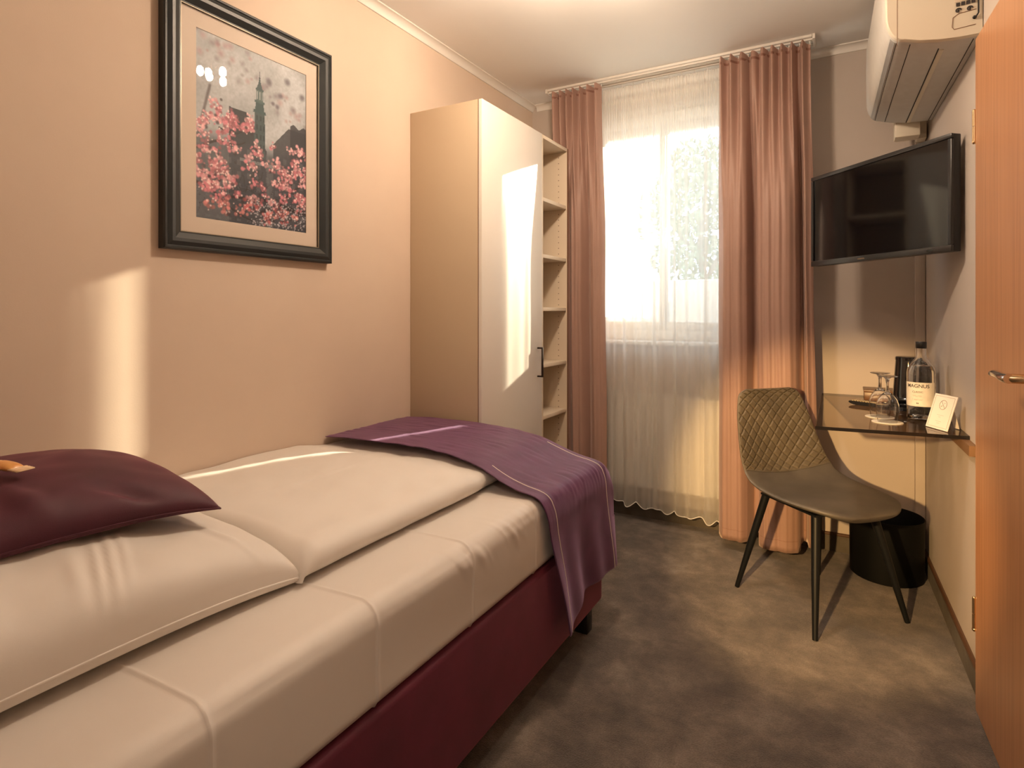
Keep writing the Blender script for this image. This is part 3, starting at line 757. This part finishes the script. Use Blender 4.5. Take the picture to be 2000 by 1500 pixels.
m = mat('photo_print', (.5, .5, .5), .6); at = N(m, 'ShaderNodeAttribute'); at.attribute_name = 'print'; L(m, at.outputs['Color'], BS(m).inputs['Base Color'])
me.materials.append(m); o = link(bpy.data.objects.new('photograph', me)); o.parent = pc

# ------------------------------------------------------------------ television
tv = thing('television', 'black flat screen television angled out from the right wall', 'television', (.10, 2.70, 1.395))
TL = Vector((-.130, 2.968, 0)); TR = Vector((.316, 2.452, 0)); TA = (TR-TL).normalized(); TN = Vector((TA.y, -TA.x, 0)); 
if TN.y > 0: TN = -TN
TW = (TR-TL).length; TC = (TL+TR)/2; z0, z1 = 1.397, 1.797; zc = (z0+z1)/2; U = Vector((0, 0, 1))
obj('housing', xbox(TC-TN*.020+U*zc, TA, TN, U, TW/2, .0155, .20, bev=.003), M['black_plastic'], tv)
obj('housing_bulge', xbox(TC-TN*.045+U*(zc-.03), TA, TN, U, TW/2-.16, .0105, .13, bev=.006), M['black_plastic'], tv)
bm = B()
for a, b, c, d in ((0, .20-.008, TW/2, .008), (0, -.20+.011, TW/2, .011)): xbox(TC+TA*a+U*(zc+b), TA, TN, U, c, .0048, d, bm, .0015)
for s in (-1, 1): xbox(TC+TA*s*(TW/2-.007)+U*(zc+.003), TA, TN, U, .007, .0048, .179, bm, .0015)
obj('bezel', bm, M['black_plastic'], tv)
obj('screen', xbox(TC-TN*.0025+U*(zc+.003), TA, TN, U, TW/2-.0145, .0018, .1805), M['screen'], tv)
obj('badge', xbox(TC+TN*.0052-TA*.05+U*(z0+.010), TA, TN, U, .018, .0005, .0028), M['chrome'], tv)
obj('sensor_window', xbox(TC+TN*.0052+TA*.26+U*(z0+.011), TA, TN, U, .012, .0005, .0035), M['screen'], tv)
br = thing('wall_bracket', 'black metal arm bracket holding the television on the wall', 'bracket', (.34, 2.62, 1.5))
wx = XR(2.62)
bm = B(); box(bm, wx-.010, wx-.001, 2.57, 2.66, 1.47, 1.70, .002); obj('wall_plate', bm, M['leg'], br)
pc_ = TC-TN*.06
bm = B(); tube(bm, [(wx-.022, 2.615, 1.50), (wx-.022, 2.615, 1.68)], .010); tube(bm, [(wx-.022, 2.615, 1.60), ((wx+.20)/2, 2.80, 1.60), (pc_.x+.01, pc_.y+.02, 1.60)], .009)
obj('arm', bm, M['leg'], br)
obj('mount_plate', xbox(TC-TN*.062+U*1.59, TA, TN, U, .06, .003, .06), M['leg'], br)

# ------------------------------------------------------------------ air conditioner
ac = thing('air_conditioner', 'old cream wall-mounted air conditioner above the television', 'air conditioner', (.22, 2.64, 2.03))
AY0, AY1 = 2.245, 3.13
def ac_prof(y, ins=0):
    xw = XR(y)-.002; xf = .098+(2.64-y)*.03
    P = [(xw, 2.42), (xf+.05, 2.44), (xf+.015, 2.425), (xf+.002, 2.39), (xf, 2.28), (xf+.002, 2.14)]
    for i in range(1, 9): a = PI/2*i/8; P.append((xf+.002+.05*(1-math.cos(a)), 2.14-.085*math.sin(a)))
    P += [(xf+.09, 2.043), (xf+.14, 2.034), (xf+.19, 2.030), (xw, 2.030)]
    return P
def acring(y, sc=1.0):
    P = ac_prof(y); cx = sum(p[0] for p in P)/len(P); xw = P[0][0]
    return [Vector((xw+(p[0]-xw)*sc, y, 2.25+(p[1]-2.25)*(1-(1-sc)*.6))) for p in P]
rings = [acring(AY0+.001, .985), acring(AY0+.008)]+[acring(AY0+.008+(AY1-AY0-.016)*i/12) for i in range(1, 13)]+[acring(AY1, .985)]
obj('housing', loops(rings), M['ac_grey'], ac, 30)
# front/end cover: near end cap with vertical seam
rings = [acring(AY0-.016, .975), acring(AY0-.012, .99), acring(AY0, .995)]
cap_ = obj('end_cap', loops(rings), M['ac_white'], ac, 30)
def bottom_z(x, y):
    P = ac_prof(y)[5:]
    for a, b in zip(P, P[1:]):
        if a[0] <= x <= b[0]: return a[1]+(b[1]-a[1])*(x-a[0])/max(1e-6, b[0]-a[0])
    return 2.03
def slot(name, dx, w_, y0, y1, m_, drop):
    V = []
    for y in (y0, y1):
        xf = .098+(2.64-y)*.03
        for e in (0, w_):
            x = xf+dx+e; V.append(Vector((x, y, bottom_z(x, y)-drop)))
        for e in (w_, 0):
            x = xf+dx+e; V.append(Vector((x, y, bottom_z(x, y)+.004)))
    obj(name, (V, [(0, 1, 5, 4), (1, 2, 6, 5), (2, 3, 7, 6), (3, 0, 4, 7), (0, 1, 2, 3), (4, 5, 6, 7)]), m_, ac)
slot('vent_slat', .018, .012, AY0+.012, AY1-.012, M['ac_silver'], .0025)
slot('vent_gap', .034, .0016, AY0+.012, AY1-.012, M['gap'], .0006)
slot('vent_gap', .071, .0022, AY0+.012, AY1-.012, M['gap'], .0006)
slot('vent_gap', .150, .003, AY0+.05, AY1-.012, M['gap'], .0008)
slot('vent_slat', .1545, .012, AY0+.06, AY1-.012, M['ac_white'], .0025)
slot('vent_gap', .232, .0025, AY0+.012, AY1-.012, M['gap'], .0008)
ye = AY0-.0162
obj('seam_line', box(B(), .1445, .1457, ye-.0004, ye+.001, 2.04, 2.42), M['edge_brown'], cap_)
pn = obj('control_panel', box(B(), .292, .345, ye-.0015, ye+.0005, 2.14, 2.30, .0005), M['shelf_panel'], cap_)
bm = B()
for i in range(4): box(bm, .296+i*.0125, .3055+i*.0125, ye-.0022, ye-.0012, 2.126+.0006*i, 2.137+.0006*i)
obj('display', bm, M['ink'], cap_)
for cx_ in (.302, .330):
    bm = B(); tube(bm, [(cx_+.0065*math.cos(a), ye-.0014, 2.114+.0055*math.sin(a)) for a in [i*2*PI/20 for i in range(17)]], .0018, 6); sphere(bm, (cx_, ye-.001, 2.114), .0028, 10, 6)
    obj('button', bm, M['ink'], cap_)
bm = B(); tube(bm, [(.345, ye-.0006, 2.108), (.302, ye-.0006, 2.104), (.288, ye-.0006, 2.094), (.286, ye-.0006, 2.066), (.291, ye-.0006, 2.058), (.344, ye-.0006, 2.062)], .0009, 6)
obj('flap_outline', bm, M['edge_brown'], cap_)
bm = B(); tube(bm, [(.350, ye-.004, 2.40), (.350, ye-.004, 2.094), (.346, ye-.004, 2.087), (.341, ye-.004, 2.083)], .0022, 8); sphere(bm, (.3405, ye-.004, 2.082), .0055, 12, 8)
obj('power_cord', bm, M['black_plastic'], cap_)
dt = thing('cable_duct', 'white plastic duct running down the corner under the air conditioner', 'cable duct', (.30, 3.29, .09))
obj('vertical_trunk', box(B(), .285, XR(YB)-.001, YB-.035, YB-.001, .095, 2.40, .002), M['back_wall'], dt)
obj('pipe_cover', box(B(), .195, .290, 3.135, 3.22, 1.975, 2.06, .006), M['ac_white'], dt)
obj('duct_elbow', box(B(), .285, .322, 3.222, YB-.036, 1.98, 2.06, .004), M['ac_white'], dt)

# ------------------------------------------------------------------ door on the right wall
H0 = Vector((.338, 2.195, 0)); DD = Vector((.045, -1, 0)).normalized(); W_ = .66; DN = Vector((DD.y, -DD.x, 0))
if DN.x > 0: DN = -DN
E0, E1 = H0, H0+DD*W_
V = []
for z in (.008, 2.003):
    V += [E0+U*z, E1+U*z, Vector((XR(E1.y)-.002, E1.y, z)), Vector((XR(E0.y)-.002, E0.y, z))]
dr = struct('door_1', (V, [(0, 1, 2, 3), (4, 5, 6, 7), (0, 1, 5, 4), (1, 2, 6, 5), (2, 3, 7, 6), (3, 0, 4, 7)]), M['wood'])
for z in (1.70, .243):
    bm = B(); c = H0+Vector((-.002, .006, 0))
    for a in (0, .047): tube(bm, [c+U*(z+a), c+U*(z+a+.045)], .0055)
    sphere(bm, c+U*(z-.001), .0065, 12, 8); sphere(bm, c+U*(z+.093), .005, 12, 8)
    obj('hinge', bm, M['brass'], dr)
K = H0+DD*.545
hz = 1.045
bm = B(); P0 = K+U*hz+DN*.001; tube(bm, [P0, P0+DN*.012], .026, 28); obj('rosette', bm, M['brass'], dr)
bm = B(); P1 = P0+DN*.055
tube(bm, [P0+DN*.012, P1-DN*.010, P1-DN*.002+DD*-.004], [.0105, .0105, .0108], 20); obj('handle_neck', bm, M['brass'], dr)
bm = B(); tube(bm, [P1-DN*.003+DD*.008, P1+DD*-.010, P1+DD*-.05+U*.002, P1+DD*-.09+U*.003, P1+DD*-.118+DN*-.002, P1+DD*-.128+DN*-.008], [.0105, .0105, .0085, .008, .0075, .005], 18)
obj('handle', bm, M['chrome'], dr)

# ------------------------------------------------------------------ glass desk shelf
DZ = .784
ds = thing('glass_desk', 'smoked glass desk shelf fixed to the right wall', 'desk', (.12, 2.85, DZ-.01))
V = []
for z in (DZ-.012, DZ):
    V += [(-.092, 2.345, z), (XR(2.405)-.001, 2.405, z), (XR(3.29)-.001, 3.29, z), (.281, 3.29, z), (.281, 3.328, z), (-.10, 3.328, z)]
o = obj('glass_top', (V, [tuple(range(6)), tuple(range(6, 12))]+[(i, (i+1) % 6, (i+1) % 6+6, i+6) for i in range(6)]), [M['smoked'], M['smoked_edge']], ds, 20)
for p in o.data.polygons:
    if abs(p.normal.z) < .5: p.material_index = 1
V = []
for z in (.738, DZ-.0125):
    V += [(XR(2.30)-.022, 2.30, z), (XR(2.30)-.001, 2.30, z), (XR(3.29)-.001, 3.29, z), (XR(3.29)-.022, 3.29, z)]
obj('wall_batten', (V, [(0, 1, 2, 3), (4, 5, 6, 7), (0, 1, 5, 4), (1, 2, 6, 5), (2, 3, 7, 6), (3, 0, 4, 7)]), M['oak'], ds)
T = DZ+.0006

# bottle
bx, by = .252, 2.700
bt = thing('water_bottle', 'clear glass water bottle with black cap and pale label', 'bottle', (bx, by, T))
outer = [(0, 0), (.040, 0), (.0455, .004), (.0462, .012), (.0462, .175), (.0445, .188), (.038, .203), (.028, .219), (.0195, .232), (.0165, .242), (.0160, .262), (.0165, .275)]
inner = [(.0135, .275), (.0130, .242), (.016, .232), (.0245, .219), (.0345, .203), (.041, .188), (.0428, .175), (.0428, .014), (.036, .008), (0, .010)]
obj('bottle_body', lathe(B(), (bx, by, T), outer+inner, 56), M['glass'], bt, 40)
obj('water', lathe(B(), (bx, by, T), [(0, .0105), (.0355, .0085), (.0424, .0145), (.0424, .174), (.0406, .187), (.0341, .2025), (0, .2025)], 56), M['water'], bt, 40)
obj('cap', lathe(B(), (bx, by, T), [(0, .294), (.0168, .294), (.0180, .292), (.0180, .270), (.0170, .2685), (.01675, .2685), (.01675, .2755), (0, .2757)], 40), M['black_plastic'], bt, 40)
vd = Vector((-bx, -by, 0)).normalized(); a0 = math.atan2(vd.y, vd.x)      # towards the camera
aL = a0-math.radians(14)
def cyl(a, r, z): return Vector((bx+r*math.cos(a), by+r*math.sin(a), T+z))
lb = obj('label', grid(lambda u, v: cyl(aL-math.radians(75)+math.radians(150)*u, .0466, .052+.090*v), 60, 8), M['label'], bt, 60, recalc=False)
def wrap_text(s, size, z, ang=0, m_='ink', bold=0.0):
    b = text_mesh(s, size, .00012, bold)
    for v in b.verts:
        a = aL+ang+v.co.x/.0468; v.co = cyl(a, .0469+v.co.z, z+v.co.y)
    obj('lettering', b, M[m_], lb, recalc=False)
wrap_text('MAGNUS', .0185, .128, bold=.0002); wrap_text('CLASSIC', .0095, .106)
b = B()
for z_, w_ in ((.092, .034), (.0885, .026), (.078, .036), (.0755, .03)):
    for k in range(10):
        if (k*7+int(z_*1000)) % 5 == 0: continue
        aa = aL+(-.5+k/10)*w_/.0468; ab = aa+w_/.0468*.075
        vs = [b.verts.new(cyl(q, .0469, zz)) for q, zz in ((aa, z_), (ab, z_), (ab, z_+.0012), (aa, z_+.0012))]; b.faces.new(vs)
obj('fine_print', b, M['soft_ink'], lb, recalc=False)
b = B()
for k in (-.05, .035):
    vs = [b.verts.new(cyl(aL+k+q, .0469, zz)) for q, zz in ((-.03, .062), (.03, .062), (.03, .0665), (-.03, .0665))]; b.faces.new(vs)
obj('print_mark', b, M['ink'], lb, recalc=False)

# coasters and upturned glasses
def coaster(x, y, label):
    return tag(obj('coaster', lathe(B(), (x, y, T), [(0, 0), (.050, 0), (.0505, .001), (.050, .002), (0, .002)], 48), M['coaster']), label, 'coaster', 'paper coasters on the glass desk')
g1, g2 = (.136, 2.556), (.118, 2.668)
coaster(*g1, 'round white coaster under the wine glass nearest the front edge of the desk')
coaster(*g2, 'round white coaster under the rear wine glass, further from the front edge')
def wineglass(x, y, label, tw=0):
    g = thing('wine_glass', label, 'glass', (x, y, T+.0024), 'upturned wine glasses on the desk')
    b0 = T+.0026
    o_ = [(.0315, 0), (.0345, .02), (.0370, .045), (.0365, .062), (.031, .082), (.020, .098), (.009, .108), (.0055, .116), (.005, .140), (.0075, .158), (.014, .1635), (.030, .1665), (.0335, .168), (.0335, .1695), (0, .1695)]
    i_ = [(.0303, 0), (.0333, .02), (.0358, .045), (.0353, .062), (.0298, .081), (.0188, .0965), (.008, .105), (0, .107)]
    obj('bowl', lathe(B(), (x, y, b0), list(reversed(i_))+o_, 48), M['glass'], g, 50)
    return g
wineglass(*g1, 'upturned stemmed wine glass in front, nearest the edge of the desk')
wineglass(*g2, 'upturned stemmed wine glass standing behind the other, beside the remote')

# remote control
RA = Vector((.8686, -.4955, 0)); RN = Vector((.4955, .8686, 0)); rc = Vector((.098, 2.955, T))
rm = thing('remote_control', 'black remote control with pale buttons lying on the desk', 'remote', rc)
prof = [(-.085, .011), (-.078, .005), (-.065, .0015), (-.05, 0), (.07, 0), (.083, .004), (.085, .012), (.083, .0165), (-.080, .0165), (-.085, .0145)]
rings = [[rc+RA*a+RN*s+U*b for a, b in prof] for s in (-.022, -.020, .020, .022)]
rings[0] = [rc+RA*a*.985+RN*-.023+U*(.008+(b-.008)*.8) for a, b in prof]; rings[3] = [rc+RA*a*.985+RN*.023+U*(.008+(b-.008)*.8) for a, b in prof]
obj('remote_body', loops(rings), M['black_plastic'], rm, 30)
b = B()
for i in range(13):
    for j in (-.013, 0, .013): xbox(rc+RA*(-.07+i*.0115)+RN*j+U*.0182, RA, RN, U, .0036, .0042, .0016, b, .0008)
obj('button_pad', b, M['button'], rm)

# box, tray, kettle
tb = thing('storage_box', 'small dark wooden box standing against the wall behind the glasses', 'box', (.16, 3.23, T))
obj('box_body', box(B(), .078, .235, 3.16, 3.30, T, T+.036, .0015), M['dark_wood'], tb)
obj('lid', box(B(), .075, .238, 3.157, 3.303, T+.0365, T+.046, .002), M['dark_wood'], tb)
ty = thing('tray', 'black glossy serving tray under the kettle', 'tray', (.235, 2.98, T))
b = B(); box(b, .13, .326, 2.87, 3.10, T, T+.004, .001)
for a in ((.13, .134, 2.87, 3.10), (.322, .326, 2.87, 3.10), (.1345, .3215, 2.87, 2.874), (.1345, .3215, 3.096, 3.10)): box(b, *a, T+.0042, T+.014, .001)
obj('tray_body', b, M['black_gloss'], ty)
kx, ky = .238, 2.985; kz = T+.0046
kt = thing('kettle', 'black electric kettle with tapered body behind the water bottle', 'kettle', (kx, ky, kz))
obj('power_base', lathe(B(), (kx, ky, kz), [(0, 0), (.070, 0), (.074, .004), (.074, .014), (.068, .019), (0, .019)], 56), M['black_gloss'], kt, 35)
obj('kettle_body', lathe(B(), (kx, ky, kz), [(0, .0195), (.066, .0195), (.069, .024), (.069, .034), (.064, .040), (.061, .05), (.056, .12), (.051, .19), (.050, .198), (0, .198)], 56), M['black_gloss'], kt, 35)
obj('lid', lathe(B(), (kx, ky, kz), [(0, .213), (.048, .213), (.052, .209), (.052, .1985), (0, .1985)], 56), M['black_gloss'], kt, 35)
b = B(); hd = Vector((.62, -.35, 0)).normalized(); kc = Vector((kx, ky, kz))
tube(b, [kc+hd*.045+U*.195, kc+hd*.070+U*.19, kc+hd*.083+U*.15, kc+hd*.086+U*.10, kc+hd*.080+U*.06, kc+hd*.060+U*.05], [.008, .009, .009, .009, .008, .007], 12)
obj('handle', b, M['black_plastic'], kt)
b = B(); sd = Vector((.3, .95, 0)).normalized(); tube(b, [kc+sd*.046+U*.165, kc+sd*.062+U*.185, kc+sd*.068+U*.19], [.016, .011, .007], 14); obj('spout', b, M['black_gloss'], kt)

# no-smoking card
cd = thing('no_smoking_card', 'leaning white table card with no-smoking symbol beside the bottle', 'sign', (.275, 2.49, T))
BL_ = Vector((.250, 2.536, T)); BR_ = Vector((.301, 2.443, T)); CA = (BR_-BL_).normalized(); CB = Vector((-CA.y, CA.x, 0))
if CB.x < 0: CB = -CB
lean = (U*.118+CB*.036).normalized(); CN = CA.cross(lean)
if CN.x > 0: CN = -CN
cw = (BR_-BL_).length; chh = .122; cc = (BL_+BR_)/2+lean*(chh/2)+U*.0012
obj('front_card', xbox(cc, CA, lean, CN, cw/2, chh/2, .0009), M['card'], cd)
topp = cc+lean*(chh/2)
bk = (U*-.114+CB*.030).normalized(); cb_ = topp-CN*.0022+CB*.002+bk*(.119/2)
obj('strut', xbox(cb_, CA, bk, CA.cross(bk), .012, .119/2, .0006), M['card'], cd)
def cpt(a, b_): return cc+CN*.0013+CA*a+lean*b_
b = B()
hw, hh_ = cw/2-.008, chh/2-.007
for p, q in (((-hw, -hh_), (hw, -hh_)), ((hw, -hh_), (hw, hh_)), ((hw, hh_), (-hw, hh_)), ((-hw, hh_), (-hw, -hh_))): tube(b, [cpt(*p), cpt(*q)], .0005, 6)
obj('border_line', b, M['soft_ink'], cd)
b = B(); r_ = .0165; oy = .025
tube(b, [cpt(r_*math.cos(a*PI/20), oy+r_*math.sin(a*PI/20)) for a in range(40)], .0009, 6, closed=True)
tube(b, [cpt(-r_*.68, oy+r_*.70), cpt(r_*.68, oy-r_*.70)], .0009, 6)
tube(b, [cpt(-.008, oy-.007), cpt(-.003, oy-.003)], .0011, 6); tube(b, [cpt(.004, oy+.004), cpt(.007, oy+.008)], .0007, 6)
obj('no_smoking_symbol', b, M['soft_ink'], cd)
b = B()
for zz, wl in ((-.012, .030), (-.0185, .012), (-.034, .028), (-.0405, .014)):
    k = -wl/2
    while k < wl/2-.001:
        s = .0016+.0012*random.random(); tube(b, [cpt(k, zz), cpt(k+s, zz)], .00035, 5); k += s+.0007
obj('fine_print', b, M['soft_ink'], cd)

# ------------------------------------------------------------------ chair
CF = Vector((.72, -.694, 0)).normalized(); CS = Vector((-CF.y, CF.x, 0)); CO = Vector((-.0995, 2.6885, 0))
ch = thing('upholstered_chair', 'taupe leather shell chair with quilted back and black legs', 'chair', CO)
def W(x, y, z): return CO+CS*x+CF*y+U*z
prof = [(.262, .428), (.245, .438), (.20, .446), (.12, .447), (.02, .443), (-.08, .444), (-.15, .458), (-.20, .492), (-.232, .545), (-.252, .62), (-.268, .70), (-.281, .77), (-.292, .82), (-.297, .842)]
wids = [.10, .150, .195, .225, .236, .236, .231, .226, .220, .210, .196, .180, .160, .118]
PP = [Vector((0, a, b)) for a, b in prof]
def cat(A_, t):
    n = len(A_)-1; x = t*n; i = min(n-1, int(x)); t = x-i
    p0, p1, p2, p3 = A_[max(0, i-1)], A_[i], A_[i+1], A_[min(n, i+2)]
    return .5*((2*p1)+(p2-p0)*t+(2*p0-5*p1+4*p2-p3)*t*t+(3*p1-p0-3*p2+p3)*t**3)
TH = .036; TS = .515
def shell_ring(t, qn, quilt):
    c = cat(PP, t); d = (cat(PP, min(1, t+.004))-cat(PP, max(0, t-.004))).normalized(); nrm = Vector((0, d.z, -d.y))
    wv = cat(wids, t); e = min(1, t/.055, (1-t)/.04); ee = math.sqrt(max(.002, 1-(1-e)**2))
    cup = .012+.040*math.exp(-((t-.56)/.22)**2); R = []
    th = TH*(.25+.75*ee)
    def P(u, s):
        a = abs(u); hgt = th/2*(max(0, 1-a**5))**.5
        lift = cup*(a**2.2)
        q = 0
        if s > 0 and quilt:
            xx = u*wv; L_ = t*1.02
            p = (xx+L_*.86)/.0485; r = (xx-L_*.86)/.0485
            dp = abs(p-round(p)); dr_ = abs(r-round(r)); g = min(dp, dr_)
            fade = sm(1.0, .93, a)*sm(TS, TS+.025, t)*sm(1.0, .95, t)
            q = fade*(-.0065*math.exp(-(g/.08)**2)+.0015)
        elif s > 0:
            q = .0025*nz(u*3, t*9, 2)*(1-a)-.004*math.exp(-((t-.30)/.14)**2)*(1-a*a)
        return c+Vector((1, 0, 0))*u*wv+nrm*(lift+s*hgt+q)
    n = qn
    for i in range(n+1):
        u = -1+2*i/n; u = math.sin(u*PI/2)*.35+u*.65; R.append(P(u, 1))
    for i in range(1, n):
        u = 1-2*i/n; u = math.sin(u*PI/2)*.35+u*.65; R.append(P(u, -1))
    return [W(p.x, p.y, p.z) for p in R]
rings = [shell_ring(TS*(i/60)**1.0, 70, False) for i in range(61)]
obj('seat', loops(rings), M['leather'], ch, 70)
rings = [shell_ring(TS+.001+(1-TS-.001)*(i/190), 150, True) for i in range(191)]
obj('backrest', loops(rings), M['quilt'], ch, 70)
b = B(); tube(b, [Vector(p)+U*.0008 for p in shell_ring(TS, 70, False)[2:69]], .0016, 6); obj('seam', b, M['leather'], ch)
obj('seat_frame', xbox(W(0, .0, .4195), CS, CF, U, .15, .15, .004), M['leg'], ch)
for sx in (-1, 1):
    for sy in (-1, 1):
        b = B(); p0 = W(sx*.135, sy*.135, .4155); p1 = W(sx*.2175, sy*.2175, .001)
        tube(b, [p0, p0+(p1-p0)*.5, p1], [.0165, .0145, .0095], 20); obj('leg', b, M['leg'], ch)

# ------------------------------------------------------------------ waste bin
tag(obj('waste_bin', lathe(B(), (.163, 3.150, 0), [(0, .0), (.140, .0), (.144, .004), (.1455, .262), (.147, .264), (.147, .270), (.1445, .272), (.1425, .268), (.1415, .012), (0, .010)], 64), M['bin'], None, 30), 'round black waste bin in the corner under the glass desk', 'bin')

# ------------------------------------------------------------------ lamps outside the frame
def emis(name, col, s):
    m = bpy.data.materials.new(name); m.use_nodes = True; m.node_tree.nodes.clear()
    o = N(m, 'ShaderNodeOutputMaterial'); e = N(m, 'ShaderNodeEmission'); e.inputs[0].default_value = (*col, 1); e.inputs[1].default_value = s; L(m, e.outputs[0], o.inputs[0]); return m
LX, LY, LZ = -.76, 1.77, 2.38
cl = thing('chandelier', 'ceiling chandelier of clear glass loops with warm bulbs', 'ceiling lamp', (LX, LY, ZC))
obj('ceiling_plate', lathe(B(), (LX, LY, ZC-.02), [(0, 0), (.05, 0), (.055, .01), (.055, .0195), (0, .0195)], 32), M['chrome'], cl)
obj('stem', tube(B(), [(LX, LY, ZC-.02), (LX, LY, LZ-.02)], .006), M['chrome'], cl)
mb = emis('warm_bulb', (1, .76, .55), BULB_E)
for k in range(5):
    a = k*2*PI/5+.3; r = .055; c = (LX+r*math.cos(a), LY+r*math.sin(a), LZ+.012*(-1)**k-.02)
    obj('lamp_arm', tube(B(), [(LX, LY, LZ), (LX+r*.5*math.cos(a), LY+r*.5*math.sin(a), LZ+.03), (c[0], c[1], c[2]+.03)], .003, 8), M['chrome'], cl)
    b = B(); sphere(b, c, .0165, 16, 12)
    for v in b.verts: v.co.z = c[2]+(v.co.z-c[2])*1.5
    obj('bulb', b, mb, cl)
tg = thin_glass('loop_glass', (.96, .96, .96), 1.6)
rr_ = random.Random(2)
for k in range(12):
    th = rr_.random()*2*PI; r = .085+.04*rr_.random(); c = Vector((LX+r*math.cos(th), LY+r*math.sin(th), LZ-.03+.05*(rr_.random()-.5)))
    d1 = Vector((rr_.gauss(0, 1), rr_.gauss(0, 1), rr_.gauss(0, 1))).normalized(); d2 = d1.orthogonal().normalized()
    obj('glass_loop', tube(B(), [c+(d1*math.cos(q*2*PI/28)+d2*math.sin(q*2*PI/28))*.038 for q in range(28)], .004, 8, closed=True), tg, cl)
hl = thing('added_fill_lamp', 'added round ceiling light in the unseen entrance, fill for the bed', 'ceiling lamp', (0, -.75, 2.51))
obj('lamp_housing', lathe(B(), (0, -.75, 2.51-.03), [(.115, 0), (.135, 0), (.14, .006), (.14, .0295), (0, .0295), (0, .0255), (.115, .0255)], 40), M['white_trim'], hl)  # fixture built around the added fill light
rl = thing('reading_lamp', 'gold wall reading lamp above the bed head', 'lamp', (LAMP_AT.x, -.12, 1.21))
dirv = (Vector((0.02, 3.3, 0.20)) - LAMP_AT).normalized()
obj('wall_plate', box(B(), LAMP_AT.x-.035, LAMP_AT.x+.035, -.1195, -.105, 1.21, 1.29, .004), M['brass'], rl)
obj('lamp_arm', tube(B(), [(LAMP_AT.x, -.105, 1.26), (LAMP_AT.x, -.085, 1.26), LAMP_AT-dirv*.055], .005), M['brass'], rl)
b = B(); tube(b, [LAMP_AT-dirv*.055, LAMP_AT-dirv*.05, LAMP_AT-dirv*.012, LAMP_AT-dirv*.002], [.008, .020, .034, .038], 28, cap=False)
obj('lamp_shade', b, M['brass'], rl)
